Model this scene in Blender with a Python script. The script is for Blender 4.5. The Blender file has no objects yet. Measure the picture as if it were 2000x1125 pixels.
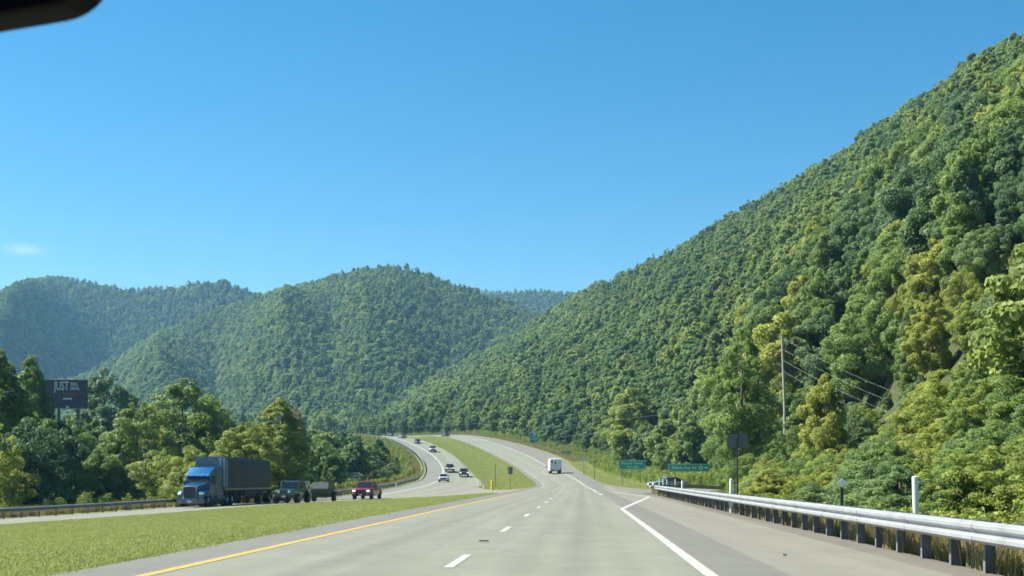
import bpy, bmesh, math, random
import numpy as np
from mathutils import Vector, Matrix

S = bpy.context.scene
COL = S.collection
R = math.radians

# ------------------------------------------------------------------ camera
FPX, PX0, PY0, CZ = 2500.0, 1135.0, 934.0, 1.26      # focal length in photo pixels, straight-ahead point, eye height
cam_d = bpy.data.cameras.new('camera')
cam = bpy.data.objects.new('camera', cam_d)
COL.objects.link(cam)
cam.location = (0, 0, CZ)
cam.rotation_euler = (R(90), 0, 0)
cam_d.sensor_width = 36.0
cam_d.lens = 36.0 * FPX / 2000.0
cam_d.shift_x = (1000 - PX0) / 2000.0
cam_d.shift_y = (PY0 - 562.5) / 2000.0
cam_d.clip_start = 0.05
cam_d.clip_end = 20000
cam_d.dof.use_dof = True
cam_d.dof.focus_distance = 120
cam_d.dof.aperture_fstop = 26
S.camera = cam

# ------------------------------------------------------------------ sky, sun, exposure
SUN_EL, SUN_AZ = R(46), R(-78)                        # azimuth measured from +Y towards +X
W = bpy.data.worlds.new('World')
S.world = W
W.use_nodes = True
nt = W.node_tree
for n in list(nt.nodes):
    nt.nodes.remove(n)
sky = nt.nodes.new('ShaderNodeTexSky')
sky.sky_type = 'NISHITA'
sky.sun_disc = False
sky.sun_elevation = SUN_EL
sky.sun_rotation = SUN_AZ
sky.altitude = 300
sky.air_density = 1.0
sky.dust_density = 0.15
sky.ozone_density = 2.2
hsv = nt.nodes.new('ShaderNodeHueSaturation')
hsv.inputs['Saturation'].default_value = 1.44
hsv.inputs['Hue'].default_value = 0.488
nt.links.new(sky.outputs[0], hsv.inputs['Color'])
# one faint wisp of cloud, low over the left ridge
tc = nt.nodes.new('ShaderNodeTexCoord')
mp = nt.nodes.new('ShaderNodeMapping')
mp.vector_type = 'TEXTURE'
wd = Vector(((47 - PX0) / FPX, 1.0, (PY0 - 487) / FPX)).normalized()
mp.inputs['Location'].default_value = wd
mp.inputs['Scale'].default_value = (0.017, 0.017, 0.0055)
nt.links.new(tc.outputs['Generated'], mp.inputs['Vector'])
gr = nt.nodes.new('ShaderNodeTexGradient')
gr.gradient_type = 'SPHERICAL'
nt.links.new(mp.outputs[0], gr.inputs[0])
nz = nt.nodes.new('ShaderNodeTexNoise')
nz.inputs['Scale'].default_value = 130
nz.inputs['Detail'].default_value = 5
nt.links.new(tc.outputs['Generated'], nz.inputs['Vector'])
mu = nt.nodes.new('ShaderNodeMath'); mu.operation = 'MULTIPLY'
nt.links.new(gr.outputs['Fac'], mu.inputs[0]); nt.links.new(nz.outputs['Fac'], mu.inputs[1])
mu2 = nt.nodes.new('ShaderNodeMath'); mu2.operation = 'MULTIPLY'; mu2.inputs[1].default_value = 0.55
nt.links.new(mu.outputs[0], mu2.inputs[0])
mxc = nt.nodes.new('ShaderNodeMixRGB')
nt.links.new(mu2.outputs[0], mxc.inputs['Fac'])
nt.links.new(hsv.outputs[0], mxc.inputs['Color1'])
mxc.inputs['Color2'].default_value = (8.5, 8.3, 8.0, 1)
bg = nt.nodes.new('ShaderNodeBackground')
bg.inputs['Strength'].default_value = 0.050
nt.links.new(mxc.outputs[0], bg.inputs['Color'])
ow = nt.nodes.new('ShaderNodeOutputWorld')
nt.links.new(bg.outputs[0], ow.inputs['Surface'])

sun_d = bpy.data.lights.new('sun', 'SUN')
sun_d.energy = 4.9
sun_d.angle = R(0.53)
sun_d.color = (1.0, 0.94, 0.84)
sun = bpy.data.objects.new('sun', sun_d)
COL.objects.link(sun)
sdir = Vector((math.sin(SUN_AZ) * math.cos(SUN_EL), math.cos(SUN_AZ) * math.cos(SUN_EL), math.sin(SUN_EL)))
sun.rotation_euler = sdir.to_track_quat('Z', 'Y').to_euler()
sun.location = sdir * 300

S.view_settings.view_transform = 'Standard'
S.view_settings.look = 'None'
S.view_settings.exposure = 1.5
S.view_settings.gamma = 1.0
S.cycles.use_denoising = True
S.cycles.filter_width = 1.7
S.cycles.max_bounces = 6
S.cycles.diffuse_bounces = 3
S.cycles.glossy_bounces = 3
S.cycles.transmission_bounces = 4
S.cycles.transparent_max_bounces = 8
S.cycles.volume_bounces = 1
S.cycles.use_fast_gi = False

# ------------------------------------------------------------------ materials
MAT = {}
def nodes_of(name):
    m = bpy.data.materials.new(name)
    m.use_nodes = True
    t = m.node_tree
    p = t.nodes['Principled BSDF']
    return m, t, p

def N(t, typ, **kw):
    n = t.nodes.new(typ)
    for k, v in kw.items():
        setattr(n, k, v)
    return n

def mat(name, col, rough=0.5, metal=0.0, var=0.12, scale=6.0, bump=0.0, coat=0.0, spec=0.5, emit=0.0):
    """plain surface with a little procedural mottling"""
    if name in MAT:
        return MAT[name]
    m, t, p = nodes_of(name)
    g = N(t, 'ShaderNodeTexCoord')
    n = N(t, 'ShaderNodeTexNoise')
    n.inputs['Scale'].default_value = scale
    n.inputs['Detail'].default_value = 6
    t.links.new(g.outputs['Object'], n.inputs['Vector'])
    r = N(t, 'ShaderNodeValToRGB')
    c = np.array(col[:3])
    r.color_ramp.elements[0].position = 0.3
    r.color_ramp.elements[1].position = 0.72
    r.color_ramp.elements[0].color = (*np.clip(c * (1 - var), 0, 1), 1)
    r.color_ramp.elements[1].color = (*np.clip(c * (1 + var), 0, 1), 1)
    t.links.new(n.outputs['Fac'], r.inputs['Fac'])
    t.links.new(r.outputs['Color'], p.inputs['Base Color'])
    p.inputs['Roughness'].default_value = rough
    p.inputs['Metallic'].default_value = metal
    p.inputs['Coat Weight'].default_value = coat
    p.inputs['Specular IOR Level'].default_value = spec
    if emit:
        p.inputs['Emission Color'].default_value = (*col[:3], 1)
        p.inputs['Emission Strength'].default_value = emit
    if bump:
        b = N(t, 'ShaderNodeBump')
        b.inputs['Strength'].default_value = bump
        b.inputs['Distance'].default_value = 0.02
        t.links.new(n.outputs['Fac'], b.inputs['Height'])
        t.links.new(b.outputs[0], p.inputs['Normal'])
    MAT[name] = m
    return m

def leaf_mat(name, stops, trans=0.3, rough=0.5, clump=0.55):
    """leaf colour: one hue per tree (object random), varied through its clumps"""
    if name in MAT:
        return MAT[name]
    m, t, p = nodes_of(name)
    oi = N(t, 'ShaderNodeObjectInfo')
    r = N(t, 'ShaderNodeValToRGB')
    cr = r.color_ramp
    cr.interpolation = 'LINEAR'
    while len(cr.elements) < len(stops):
        cr.elements.new(0.5)
    for e, (pos, c) in zip(cr.elements, stops):
        e.position = pos
        e.color = (*c, 1)
    t.links.new(oi.outputs['Random'], r.inputs['Fac'])
    tcn = N(t, 'ShaderNodeTexCoord')
    n = N(t, 'ShaderNodeTexNoise')
    n.inputs['Scale'].default_value = clump
    n.inputs['Detail'].default_value = 4
    t.links.new(tcn.outputs['Object'], n.inputs['Vector'])
    h = N(t, 'ShaderNodeHueSaturation')
    mr = N(t, 'ShaderNodeMapRange')
    mr.inputs['From Min'].default_value = 0.3; mr.inputs['From Max'].default_value = 0.7
    mr.inputs['To Min'].default_value = 0.68; mr.inputs['To Max'].default_value = 1.38
    t.links.new(n.outputs['Fac'], mr.inputs['Value'])
    t.links.new(mr.outputs[0], h.inputs['Value'])
    mr2 = N(t, 'ShaderNodeMapRange')
    mr2.inputs['From Min'].default_value = 0.3; mr2.inputs['From Max'].default_value = 0.7
    mr2.inputs['To Min'].default_value = 0.512; mr2.inputs['To Max'].default_value = 0.494
    t.links.new(n.outputs['Fac'], mr2.inputs['Value'])
    t.links.new(mr2.outputs[0], h.inputs['Hue'])
    t.links.new(r.outputs['Color'], h.inputs['Color'])
    t.links.new(h.outputs['Color'], p.inputs['Base Color'])
    p.inputs['Roughness'].default_value = rough
    p.inputs['Specular IOR Level'].default_value = 0.22
    tr = N(t, 'ShaderNodeBsdfTranslucent')
    t.links.new(h.outputs['Color'], tr.inputs['Color'])
    mx = N(t, 'ShaderNodeMixShader')
    mx.inputs['Fac'].default_value = trans
    t.links.new(p.outputs[0], mx.inputs[1]); t.links.new(tr.outputs[0], mx.inputs[2])
    t.links.new(mx.outputs[0], t.nodes['Material Output'].inputs['Surface'])
    MAT[name] = m
    return m

GREENS = [(0.0, (0.092, 0.165, 0.070)), (0.25, (0.135, 0.222, 0.070)), (0.5, (0.170, 0.255, 0.070)),
          (0.75, (0.212, 0.285, 0.072)), (0.92, (0.240, 0.300, 0.074)), (1.0, (0.145, 0.195, 0.085))]
LEAF_FOREST = leaf_mat('forest_leaves', GREENS, 0.5, 0.55, 0.35)
LEAF = {
    'green': leaf_mat('green_leaves', [(0, (0.155, 0.24, 0.062)), (1, (0.205, 0.285, 0.068))], 0.5),
    'yellow': leaf_mat('yellow_green_leaves', [(0, (0.245, 0.305, 0.062)), (1, (0.315, 0.345, 0.068))], 0.5),
    'dark': leaf_mat('dark_green_leaves', [(0, (0.092, 0.165, 0.07)), (1, (0.13, 0.21, 0.072))], 0.45),
    'pale': leaf_mat('pale_green_leaves', [(0, (0.175, 0.26, 0.10)), (1, (0.22, 0.295, 0.10))], 0.5),
    'rust': leaf_mat('rust_leaves', [(0, (0.23, 0.12, 0.055)), (1, (0.26, 0.14, 0.06))], 0.25),
}
BARK = mat('bark', (0.11, 0.09, 0.07), 0.9, var=0.3, scale=9, bump=0.6)

# ------------------------------------------------------------------ mesh helpers
class MB:
    """collects shapes and links them as one mesh object"""
    def __init__(self):
        self.v = []; self.f = []
    def add(self, vs, fs):
        o = len(self.v)
        self.v += [tuple(p) for p in vs]
        self.f += [tuple(i + o for i in q) for q in fs]
        return self
    def box(self, c, s, rz=0.0, taper=(1, 1)):
        x, y, z = s[0] / 2, s[1] / 2, s[2] / 2
        tx, ty = taper
        pts = [(-x, -y, -z), (x, -y, -z), (x, y, -z), (-x, y, -z), (-x * tx, -y * ty, z), (x * tx, -y * ty, z), (x * tx, y * ty, z), (-x * tx, y * ty, z)]
        cs, sn = math.cos(rz), math.sin(rz)
        pts = [(c[0] + p[0] * cs - p[1] * sn, c[1] + p[0] * sn + p[1] * cs, c[2] + p[2]) for p in pts]
        return self.add(pts, [(0, 3, 2, 1), (4, 5, 6, 7), (0, 1, 5, 4), (1, 2, 6, 5), (2, 3, 7, 6), (3, 0, 4, 7)])
    def loft(self, rings, caps=True, closed=True):
        k = len(rings[0]); vs = [p for r in rings for p in r]; fs = []
        for i in range(len(rings) - 1):
            for j in range(k if closed else k - 1):
                a = i * k + j; b = i * k + (j + 1) % k
                fs.append((a, b, b + k, a + k))
        if caps:
            fs.append(tuple(range(k))[::-1]); fs.append(tuple((len(rings) - 1) * k + j for j in range(k)))
        return self.add(vs, fs)
    def tube(self, pts, rad, k=6):
        rings = []
        pts = [Vector(p) for p in pts]
        for i, p in enumerate(pts):
            d = (pts[min(i + 1, len(pts) - 1)] - pts[max(i - 1, 0)]).normalized()
            u = d.orthogonal().normalized() if abs(d.z) > 0.95 else d.cross(Vector((0, 0, 1))).normalized()
            w = d.cross(u)
            r = rad[i] if hasattr(rad, '__len__') else rad
            rings.append([p + (u * math.cos(a) + w * math.sin(a)) * r for a in [2 * math.pi * j / k for j in range(k)]])
        return self.loft(rings)
    def cyl(self, c, r, w, axis='x', k=20, r2=None):
        r2 = r if r2 is None else r2
        rings = []
        for s, rr in ((-1, r), (1, r2)):
            ring = []
            for j in range(k):
                a = 2 * math.pi * j / k
                if axis == 'x': ring.append((c[0] + s * w / 2, c[1] + rr * math.cos(a), c[2] + rr * math.sin(a)))
                elif axis == 'y': ring.append((c[0] + rr * math.cos(a), c[1] + s * w / 2, c[2] + rr * math.sin(a)))
                else: ring.append((c[0] + rr * math.cos(a), c[1] + rr * math.sin(a), c[2] + s * w / 2))
            rings.append(ring)
        return self.loft(rings)
    def panel(self, q, u0, u1, v0, v1, off=0.012):
        """a thin pane set just proud of the quad q = (bl, br, tr, tl)"""
        a, b, c, d = [Vector(p) for p in q]
        n = (b - a).cross(d - a).normalized()
        P = lambda u, v: (a * (1 - u) + b * u) * (1 - v) + (d * (1 - u) + c * u) * v
        base = [P(u0, v0), P(u1, v0), P(u1, v1), P(u0, v1)]
        return self.loft([[p - n * 0.01 for p in base], [p + n * off for p in base]])
    def build(self, name, m=None, parent=None, bevel=0.0, smooth=False, seg=2):
        me = bpy.data.meshes.new(name)
        me.from_pydata(self.v, [], self.f)
        bm = bmesh.new(); bm.from_mesh(me)
        bmesh.ops.recalc_face_normals(bm, faces=bm.faces)
        if bevel:
            es = [e for e in bm.edges if len(e.link_faces) == 2 and e.calc_face_angle(0) > R(22)]
            bmesh.ops.bevel(bm, geom=es, offset=bevel, segments=seg, affect='EDGES', clamp_overlap=True)
        bm.to_mesh(me); bm.free()
        if smooth:
            me.shade_smooth()
            me.set_sharp_from_angle(angle=R(38))
        o = bpy.data.objects.new(name, me)
        COL.objects.link(o)
        if m is not None:
            me.materials.append(m)
        if parent is not None:
            o.parent = parent
        return o

def tag(o, label, cat=None, group=None, kind=None):
    o['label'] = label
    if cat: o['category'] = cat
    if group: o['group'] = group
    if kind: o['kind'] = kind
    return o

def thing(name, label, cat, loc=(0, 0, 0), rz=0.0, group=None):
    o = bpy.data.objects.new(name, None)
    o.empty_display_size = 0.5
    COL.objects.link(o)
    o.location = loc
    o.rotation_euler = (0, 0, rz)
    return tag(o, label, cat, group)

KIDS = {}
def copy_tree(o, parent=None):
    c = o.copy()
    COL.objects.link(c)
    if parent is not None:
        c.parent = parent
    for ch in list(o.children):
        copy_tree(ch, c)
    return c

def structure(name, verts, faces, m, lat=None):
    me = bpy.data.meshes.new(name)
    me.from_pydata(verts, [], faces)
    if lat is not None:
        a = me.attributes.new('lat', 'FLOAT', 'POINT'); a.data.foreach_set('value', np.asarray(lat[0], dtype=np.float32))
        b = me.attributes.new('along', 'FLOAT', 'POINT'); b.data.foreach_set('value', np.asarray(lat[1], dtype=np.float32))
    me.shade_smooth()
    me.materials.append(m)
    o = bpy.data.objects.new(name, me)
    COL.objects.link(o)
    o['kind'] = 'structure'
    return o

# ------------------------------------------------------------------ the lie of the land
def T(pts):
    xs = np.array([p[0] for p in pts], float); ys = np.array([p[1] for p in pts], float)
    # monotone-ish cubic (Catmull-Rom tangents) so that the roads bend smoothly
    m = np.gradient(ys, xs)
    def f(x):
        x = np.asarray(x, float)
        xc = np.clip(x, xs[0], xs[-1])
        i = np.clip(np.searchsorted(xs, xc) - 1, 0, len(xs) - 2)
        h = xs[i + 1] - xs[i]; t = (xc - xs[i]) / h
        return ((2*t**3 - 3*t**2 + 1) * ys[i] + (t**3 - 2*t**2 + t) * h * m[i] + (-2*t**3 + 3*t**2) * ys[i+1] + (t**3 - t**2) * h * m[i+1])
    return f

zR = T([(-20, 0), (60, 0), (150, 0), (196, .1), (230, .6), (260, 1.4), (290, 2.5), (315, 4), (345, 6.4), (375, 8.9), (420, 12.8), (480, 17.0), (540, 18.7), (600, 19.6), (700, 21)])
zL = T([(-20, -1.2), (60, -1.15), (90, -1.1), (100, -1.0), (106, -.92), (115, -.86), (130, -.82), (150, -.7), (170, -.45), (190, -.2), (225, .2), (245, .55), (266, .85), (285, 1.5), (300, 2.5), (325, 4.6), (352, 7.2), (370, 8.7), (395, 10.7), (420, 12.5), (450, 14.8), (480, 16.9), (540, 18.6), (600, 19.4), (700, 21)])
EL = T([(-20, -6.65), (40, -6.75), (100, -6.8), (150, -6.8), (200, -7.3), (236, -9), (270, -11.8), (308, -15.6), (362, -25.2), (408, -35.2), (445, -44), (470, -52), (500, -66), (530, -85), (560, -108), (600, -142), (640, -178)])
ER = T([(-20, 5.2), (40, 5.2), (104, 5.35), (150, 5.2), (185, 4.2), (230, 2.4), (262, .8), (300, -1.6), (330, -4.0), (360, -9.0), (385, -14.4), (420, -24), (450, -33), (480, -43), (510, -53.5), (540, -67), (560, -80), (600, -112), (640, -148)])
LR = T([(-20, -34), (40, -31.2), (66, -29.8), (87, -28), (98, -26.6), (106, -24.7), (114, -22.5), (121, -20.4), (140, -17.8), (165, -16.2), (200, -15.8), (235, -18), (280, -22.6), (303, -26), (349, -34), (395, -43.6), (450, -57), (470, -65), (500, -80), (530, -100), (560, -125), (600, -160), (640, -195)])
LL = T([(-20, -50), (30, -46), (60, -42.5), (88, -39.4), (101, -36.9), (111, -35.3), (130, -32), (154, -29.9), (193, -30), (230, -31.7), (280, -35), (305, -37.3), (325, -40), (352, -45), (395, -54.5), (450, -68.5), (480, -80), (510, -96), (530, -112), (560, -138), (600, -174), (640, -210)])
zLLo = T([(-20, -.45), (120, -.4), (180, -.35), (250, -.15), (320, 0.1), (420, 0.1), (640, 0)])     # left edge is lower on the near bend
zERo = T([(-20, -.13), (110, -.1), (170, 0), (220, .3), (270, .6), (400, .5), (640, .4)])             # outer edge of the bend is banked up

def lerp(a, b, t): return a + (b - a) * t
def sstep(a, b, x):
    t = np.clip((np.asarray(x, float) - a) / (b - a), 0, 1)
    return t * t * (3 - 2 * t)

def hash2(ix, iy, seed):
    h = (ix.astype(np.int64) * 374761393 + iy.astype(np.int64) * 668265263 + seed * 1442695041) & 0x7fffffff
    h = ((h ^ (h >> 13)) * 1274126177) & 0x7fffffff
    return ((h ^ (h >> 16)) & 0xffff) / 65535.0
def vnoise(x, y, seed=0):
    x = np.asarray(x, float); y = np.asarray(y, float)
    ix = np.floor(x); iy = np.floor(y); fx = x - ix; fy = y - iy
    fx = fx * fx * (3 - 2 * fx); fy = fy * fy * (3 - 2 * fy)
    a = hash2(ix, iy, seed); b = hash2(ix + 1, iy, seed); c = hash2(ix, iy + 1, seed); d = hash2(ix + 1, iy + 1, seed)
    return lerp(lerp(a, b, fx), lerp(c, d, fx), fy)
def fbm(x, y, seed=0, o=3):
    s = 0; a = 0.5
    for k in range(o):
        s = s + a * vnoise(x * 2**k, y * 2**k, seed + k); a *= 0.5
    return s

def I(pts):
    xs = [p[0] for p in pts]; ys = [p[1] for p in pts]
    return lambda x: np.interp(x, xs, ys)

HILLS = [
    # silhouette (bearing, height angle) in photo pixels, distance of the ridge, distance of the foot, tree height, profile
    dict(sky=I([(-900, 620), (-300, 600), (0, 571), (50, 553), (100, 540), (150, 546), (200, 557), (250, 563), (330, 561), (390, 551), (430, 548), (470, 560), (510, 575), (600, 610), (800, 700), (1000, 800)]),
         yr=I([(-900, 2300), (100, 2150), (430, 2050), (800, 2000)]), yf=I([(-900, 1150), (400, 1250), (800, 1350)]), zf=30, th=9, p=1.2, amp=14, sc=240, seed=3, shear=200, spur=I([(-900, 0), (-150, -10), (-60, -30), (95, 78), (122, 80), (255, -95), (480, -110), (560, -60), (900, -60)])),
    dict(sky=I([(700, 700), (860, 575), (930, 571), (1000, 568), (1050, 566), (1110, 569), (1160, 572), (1230, 580), (1400, 640)]),
         yr=I([(700, 2500), (1400, 2500)]), yf=I([(700, 1700), (1400, 1700)]), zf=40, th=9, p=1.1, amp=25, sc=240, seed=8),
    dict(sky=I([(-200, 800), (0, 770), (150, 738), (230, 702), (300, 654), (380, 622), (440, 602), (510, 576), (560, 562), (610, 552), (650, 537), (700, 527), (740, 519), (775, 516), (820, 529), (870, 547), (910, 563), (940, 572), (1000, 592), (1050, 617), (1100, 640), (1300, 760)]),
         yr=I([(-200, 1500), (230, 1560), (510, 1600), (775, 1480), (1000, 1500), (1300, 1500)]), yf=I([(-200, 1150), (300, 1000), (600, 880), (800, 860), (1300, 900)]), zf=30, th=10, p=1.15, amp=13, sc=190, seed=5, spur=I([(-200, -30), (200, -10), (310, 34), (420, -34), (560, 46), (650, 6), (710, 30), (860, -10), (960, -12), (1080, 20), (1300, 0)])),
    dict(sky=I([(700, 842), (740, 826), (770, 804), (800, 776), (850, 745), (900, 722), (960, 692), (1010, 657), (1060, 622), (1110, 594), (1160, 567), (1260, 521), (1370, 463), (1480, 401), (1540, 371), (1640, 316), (1700, 271), (1760, 236), (1860, 166), (1900, 132), (1960, 111), (2000, 89), (2200, -10), (2500, -90), (3200, -160)]),
         yr=I([(700, 860), (900, 980), (1010, 1040), (1160, 980), (1370, 840), (1540, 720), (1700, 620), (1860, 540), (2000, 480), (2200, 420), (2500, 370), (3200, 300)]),
         yf=I([(700, 690), (772, 640), (845, 585), (949, 530), (1035, 470), (1135, 400), (1235, 312), (1360, 215), (1500, 152), (1600, 108), (1885, 66), (2260, 45), (3200, 28)]), zf=None, th=8, p=1.0, amp=9, sc=95, seed=11),
]

def valley(x, y):
    v = np.interp(y, [-30, 120, 230, 300, 420, 600, 900, 1400, 3000], [-5.5, -6, -5, -1.5, 7, 22, 30, 34, 40])
    return v + (fbm(np.asarray(x) / 60.0, np.asarray(y) / 60.0, 21) - 0.45) * 3.0

def corridor(x, y):
    """height on the band between the left rail and the right shoulder, and beyond it"""
    x = np.asarray(x, float); y = np.asarray(y, float)
    yy = np.clip(y, -20, 640)
    ll, lr, el, er = LL(yy), LR(yy), EL(yy), ER(yy)
    zl, zr = zL(yy), zR(yy)
    zll, zer = zl + zLLo(yy), zr + zERo(yy)
    t1 = np.clip((x - ll) / (lr - ll), 0, 1); t2 = np.clip((x - lr) / (el - lr), 0, 1); t3 = np.clip((x - el) / (er - el), 0, 1)
    sw = np.interp(yy, [0, 95, 135, 180, 205, 640], [.35, .3, 0, 0, .35, .4])
    z = np.where(x < lr, lerp(zll, zl, t1), np.where(x < el, lerp(zl, zr, t2) - sw * np.sin(np.pi * t2) ** 2, lerp(zr, zer, t3)))
    V = valley(x, y)
    # left bank
    dl = np.maximum(ll - x, 0)
    zb = lerp(zll, np.minimum(V, zll + 3), sstep(1.2, 20, dl))
    far = sstep(45, 120, dl)
    zb = lerp(zb, V + 5 * far, sstep(20, 60, dl))
    z = np.where(x < ll, zb, z)
    # right side: a shallow ditch behind the rail, a grass verge beyond the side road
    dr = np.maximum(x - er, 0)
    ditch = np.interp(y, [0, 100, 120, 640], [1.15, 1.15, .25, .25])
    rise = np.interp(y, [0, 90, 130, 200, 640], [.0, .1, .35, .6, 1.4])
    zb = zer - ditch * np.sin(np.pi * np.clip((dr - .9) / 7.5, 0, 1)) ** 1.0 * (dr > .9) + rise * sstep(3, 14, dr) + 0.16 * np.maximum(dr - 14, 0)
    z = np.where(x > er, zb, z)
    k = sstep(560, 640, y)
    return z * (1 - k) + np.maximum(V - 1.5, 0) * k

def height(x, y):
    x = np.asarray(x, float); y = np.asarray(y, float)
    z = corridor(x, y)
    ys = np.maximum(y, 1.0)
    px = PX0 + FPX * x / ys
    for h in HILLS:
        yr, yf = h['yr'](px), h['yf'](px)
        zr = CZ + (PY0 - h['sky'](px)) / FPX * yr - h['th']
        zf = (corridor(yf * (px - PX0) / FPX, yf) if h['zf'] is None else h['zf'])
        t = (ys - yf) / (yr - yf)
        tc_ = np.clip(t, 0, 1)
        env = np.sin(np.pi * np.clip(tc_, 0, 1)) ** .8
        u = x / h['sc']; v = y / h['sc']
        rid = 1 - np.abs(2 * vnoise(u * 1.25 + v * .25, v * .55, h['seed']) - 1)
        nz_ = (rid * .7 + fbm(u * 2, v * 2, h['seed'] + 5) * .6 - .75) * h['amp'] * env
        if 'spur' in h: nz_ = nz_ + h['spur'](px + h.get('shear', 0) * (1 - tc_)) * np.sin(np.pi * tc_) ** 1.25
        zz = zf + (zr - zf) * tc_ ** h['p'] + nz_
        zz = np.where(t > 1, zr - (ys - yr) * .35, zz)
        if h['zf'] is None:
            band = sstep(112, 122, y) * (1 - sstep(160, 172, y)) * (1 - sstep(24, 40, x))
            zz = lerp(zz, z, band)
        z = np.where((t > 0) & (y > 20), np.maximum(z, zz), z)
    return z

def H(x, y): return float(height(np.array([x]), np.array([y]))[0])
def at(px, py, Y): return Vector(((px - PX0) / FPX * Y, Y, CZ + (PY0 - py) / FPX * Y))
def gx(px, Y): return (px - PX0) / FPX * Y

# ---- ground sheet
rows = np.concatenate([np.arange(-14, 260, 2.5), np.arange(260, 640, 5), np.arange(640, 1500, 14), np.arange(1500, 2900, 24)])
NS = 120
ss = (np.arange(1, NS + 1) / NS) ** 1.7
X, Y = [], []
for y in rows:
    yc = min(max(y, -20), 640)
    ll, lr, el, er = float(LL(yc)), float(LR(yc)), float(EL(yc)), float(ER(yc))
    D = .72 * max(y, 0) + 70
    left = ll - ss[::-1] * D
    right = er + ss * D
    mid = np.concatenate([np.linspace(ll, lr, 5)[:-1], np.linspace(lr, el, 9)[:-1], np.linspace(el, er, 5)])
    r = np.concatenate([left, mid, right])
    X.append(r); Y.append(np.full(len(r), y))
X = np.array(X); Y = np.array(Y)
Zg = height(X, Y)
nr, nc = X.shape
gv = np.stack([X.ravel(), Y.ravel(), Zg.ravel()], 1)
gf = [(i * nc + j, i * nc + j + 1, (i + 1) * nc + j + 1, (i + 1) * nc + j) for i in range(nr - 1) for j in range(nc - 1)]

def ground_material():
    m, t, p = nodes_of('ground_grass')
    g = N(t, 'ShaderNodeNewGeometry')
    n1 = N(t, 'ShaderNodeTexNoise'); n1.inputs['Scale'].default_value = 0.14; n1.inputs['Detail'].default_value = 8
    n2 = N(t, 'ShaderNodeTexNoise'); n2.inputs['Scale'].default_value = 9; n2.inputs['Detail'].default_value = 8
    for n in (n1, n2): t.links.new(g.outputs['Position'], n.inputs['Vector'])
    r = N(t, 'ShaderNodeValToRGB')
    cr = r.color_ramp
    cr.elements[0].position = .3; cr.elements[0].color = (.13, .165, .048, 1)
    cr.elements[1].position = .7; cr.elements[1].color = (.185, .205, .07, 1)
    e = cr.elements.new(.5); e.color = (.155, .185, .058, 1)
    t.links.new(n1.outputs['Fac'], r.inputs['Fac'])
    mr = N(t, 'ShaderNodeMapRange'); mr.inputs['To Min'].default_value = .6; mr.inputs['To Max'].default_value = 1.4
    t.links.new(n2.outputs['Fac'], mr.inputs['Value'])
    hs = N(t, 'ShaderNodeHueSaturation')
    fa = N(t, 'ShaderNodeAttribute'); fa.attribute_name = 'forest'
    fx = N(t, 'ShaderNodeMixRGB'); fx.inputs['Color2'].default_value = (.050, .062, .024, 1)
    t.links.new(fa.outputs['Fac'], fx.inputs['Fac']); t.links.new(r.outputs['Color'], fx.inputs['Color1'])
    t.links.new(mr.outputs[0], hs.inputs['Value']); t.links.new(fx.outputs[0], hs.inputs['Color'])
    t.links.new(hs.outputs['Color'], p.inputs['Base Color'])
    p.inputs['Roughness'].default_value = .95
    p.inputs['Specular IOR Level'].default_value = .1
    b = N(t, 'ShaderNodeBump'); b.inputs['Strength'].default_value = .8; b.inputs['Distance'].default_value = .05
    t.links.new(n2.outputs['Fac'], b.inputs['Height']); t.links.new(b.outputs[0], p.inputs['Normal'])
    return m
ground = structure('ground', gv.tolist(), gf, ground_material())
# leaf litter under the woods, turf elsewhere
fr_ = np.zeros_like(X)
pxg = PX0 + FPX * X / np.maximum(Y, 1)
for h_ in HILLS: fr_ = np.maximum(fr_, ((Y > h_['yf'](pxg) - 8) & (Y > 20) & ((X > ER(np.clip(Y, -20, 640)) + 10) | (X < LL(np.clip(Y, -20, 640)) - 12) | (Y > 640))).astype(float))
fr_ = np.maximum(fr_, ((LL(np.clip(Y, -20, 640)) - X > 11) & (Y < 330)).astype(float))
fr_ = np.maximum(fr_, ((X - ER(np.clip(Y, -20, 640)) > 12) & (Y < 118)).astype(float))
af = ground.data.attributes.new('forest', 'FLOAT', 'POINT'); af.data.foreach_set('value', fr_.ravel().astype(np.float32))

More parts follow.
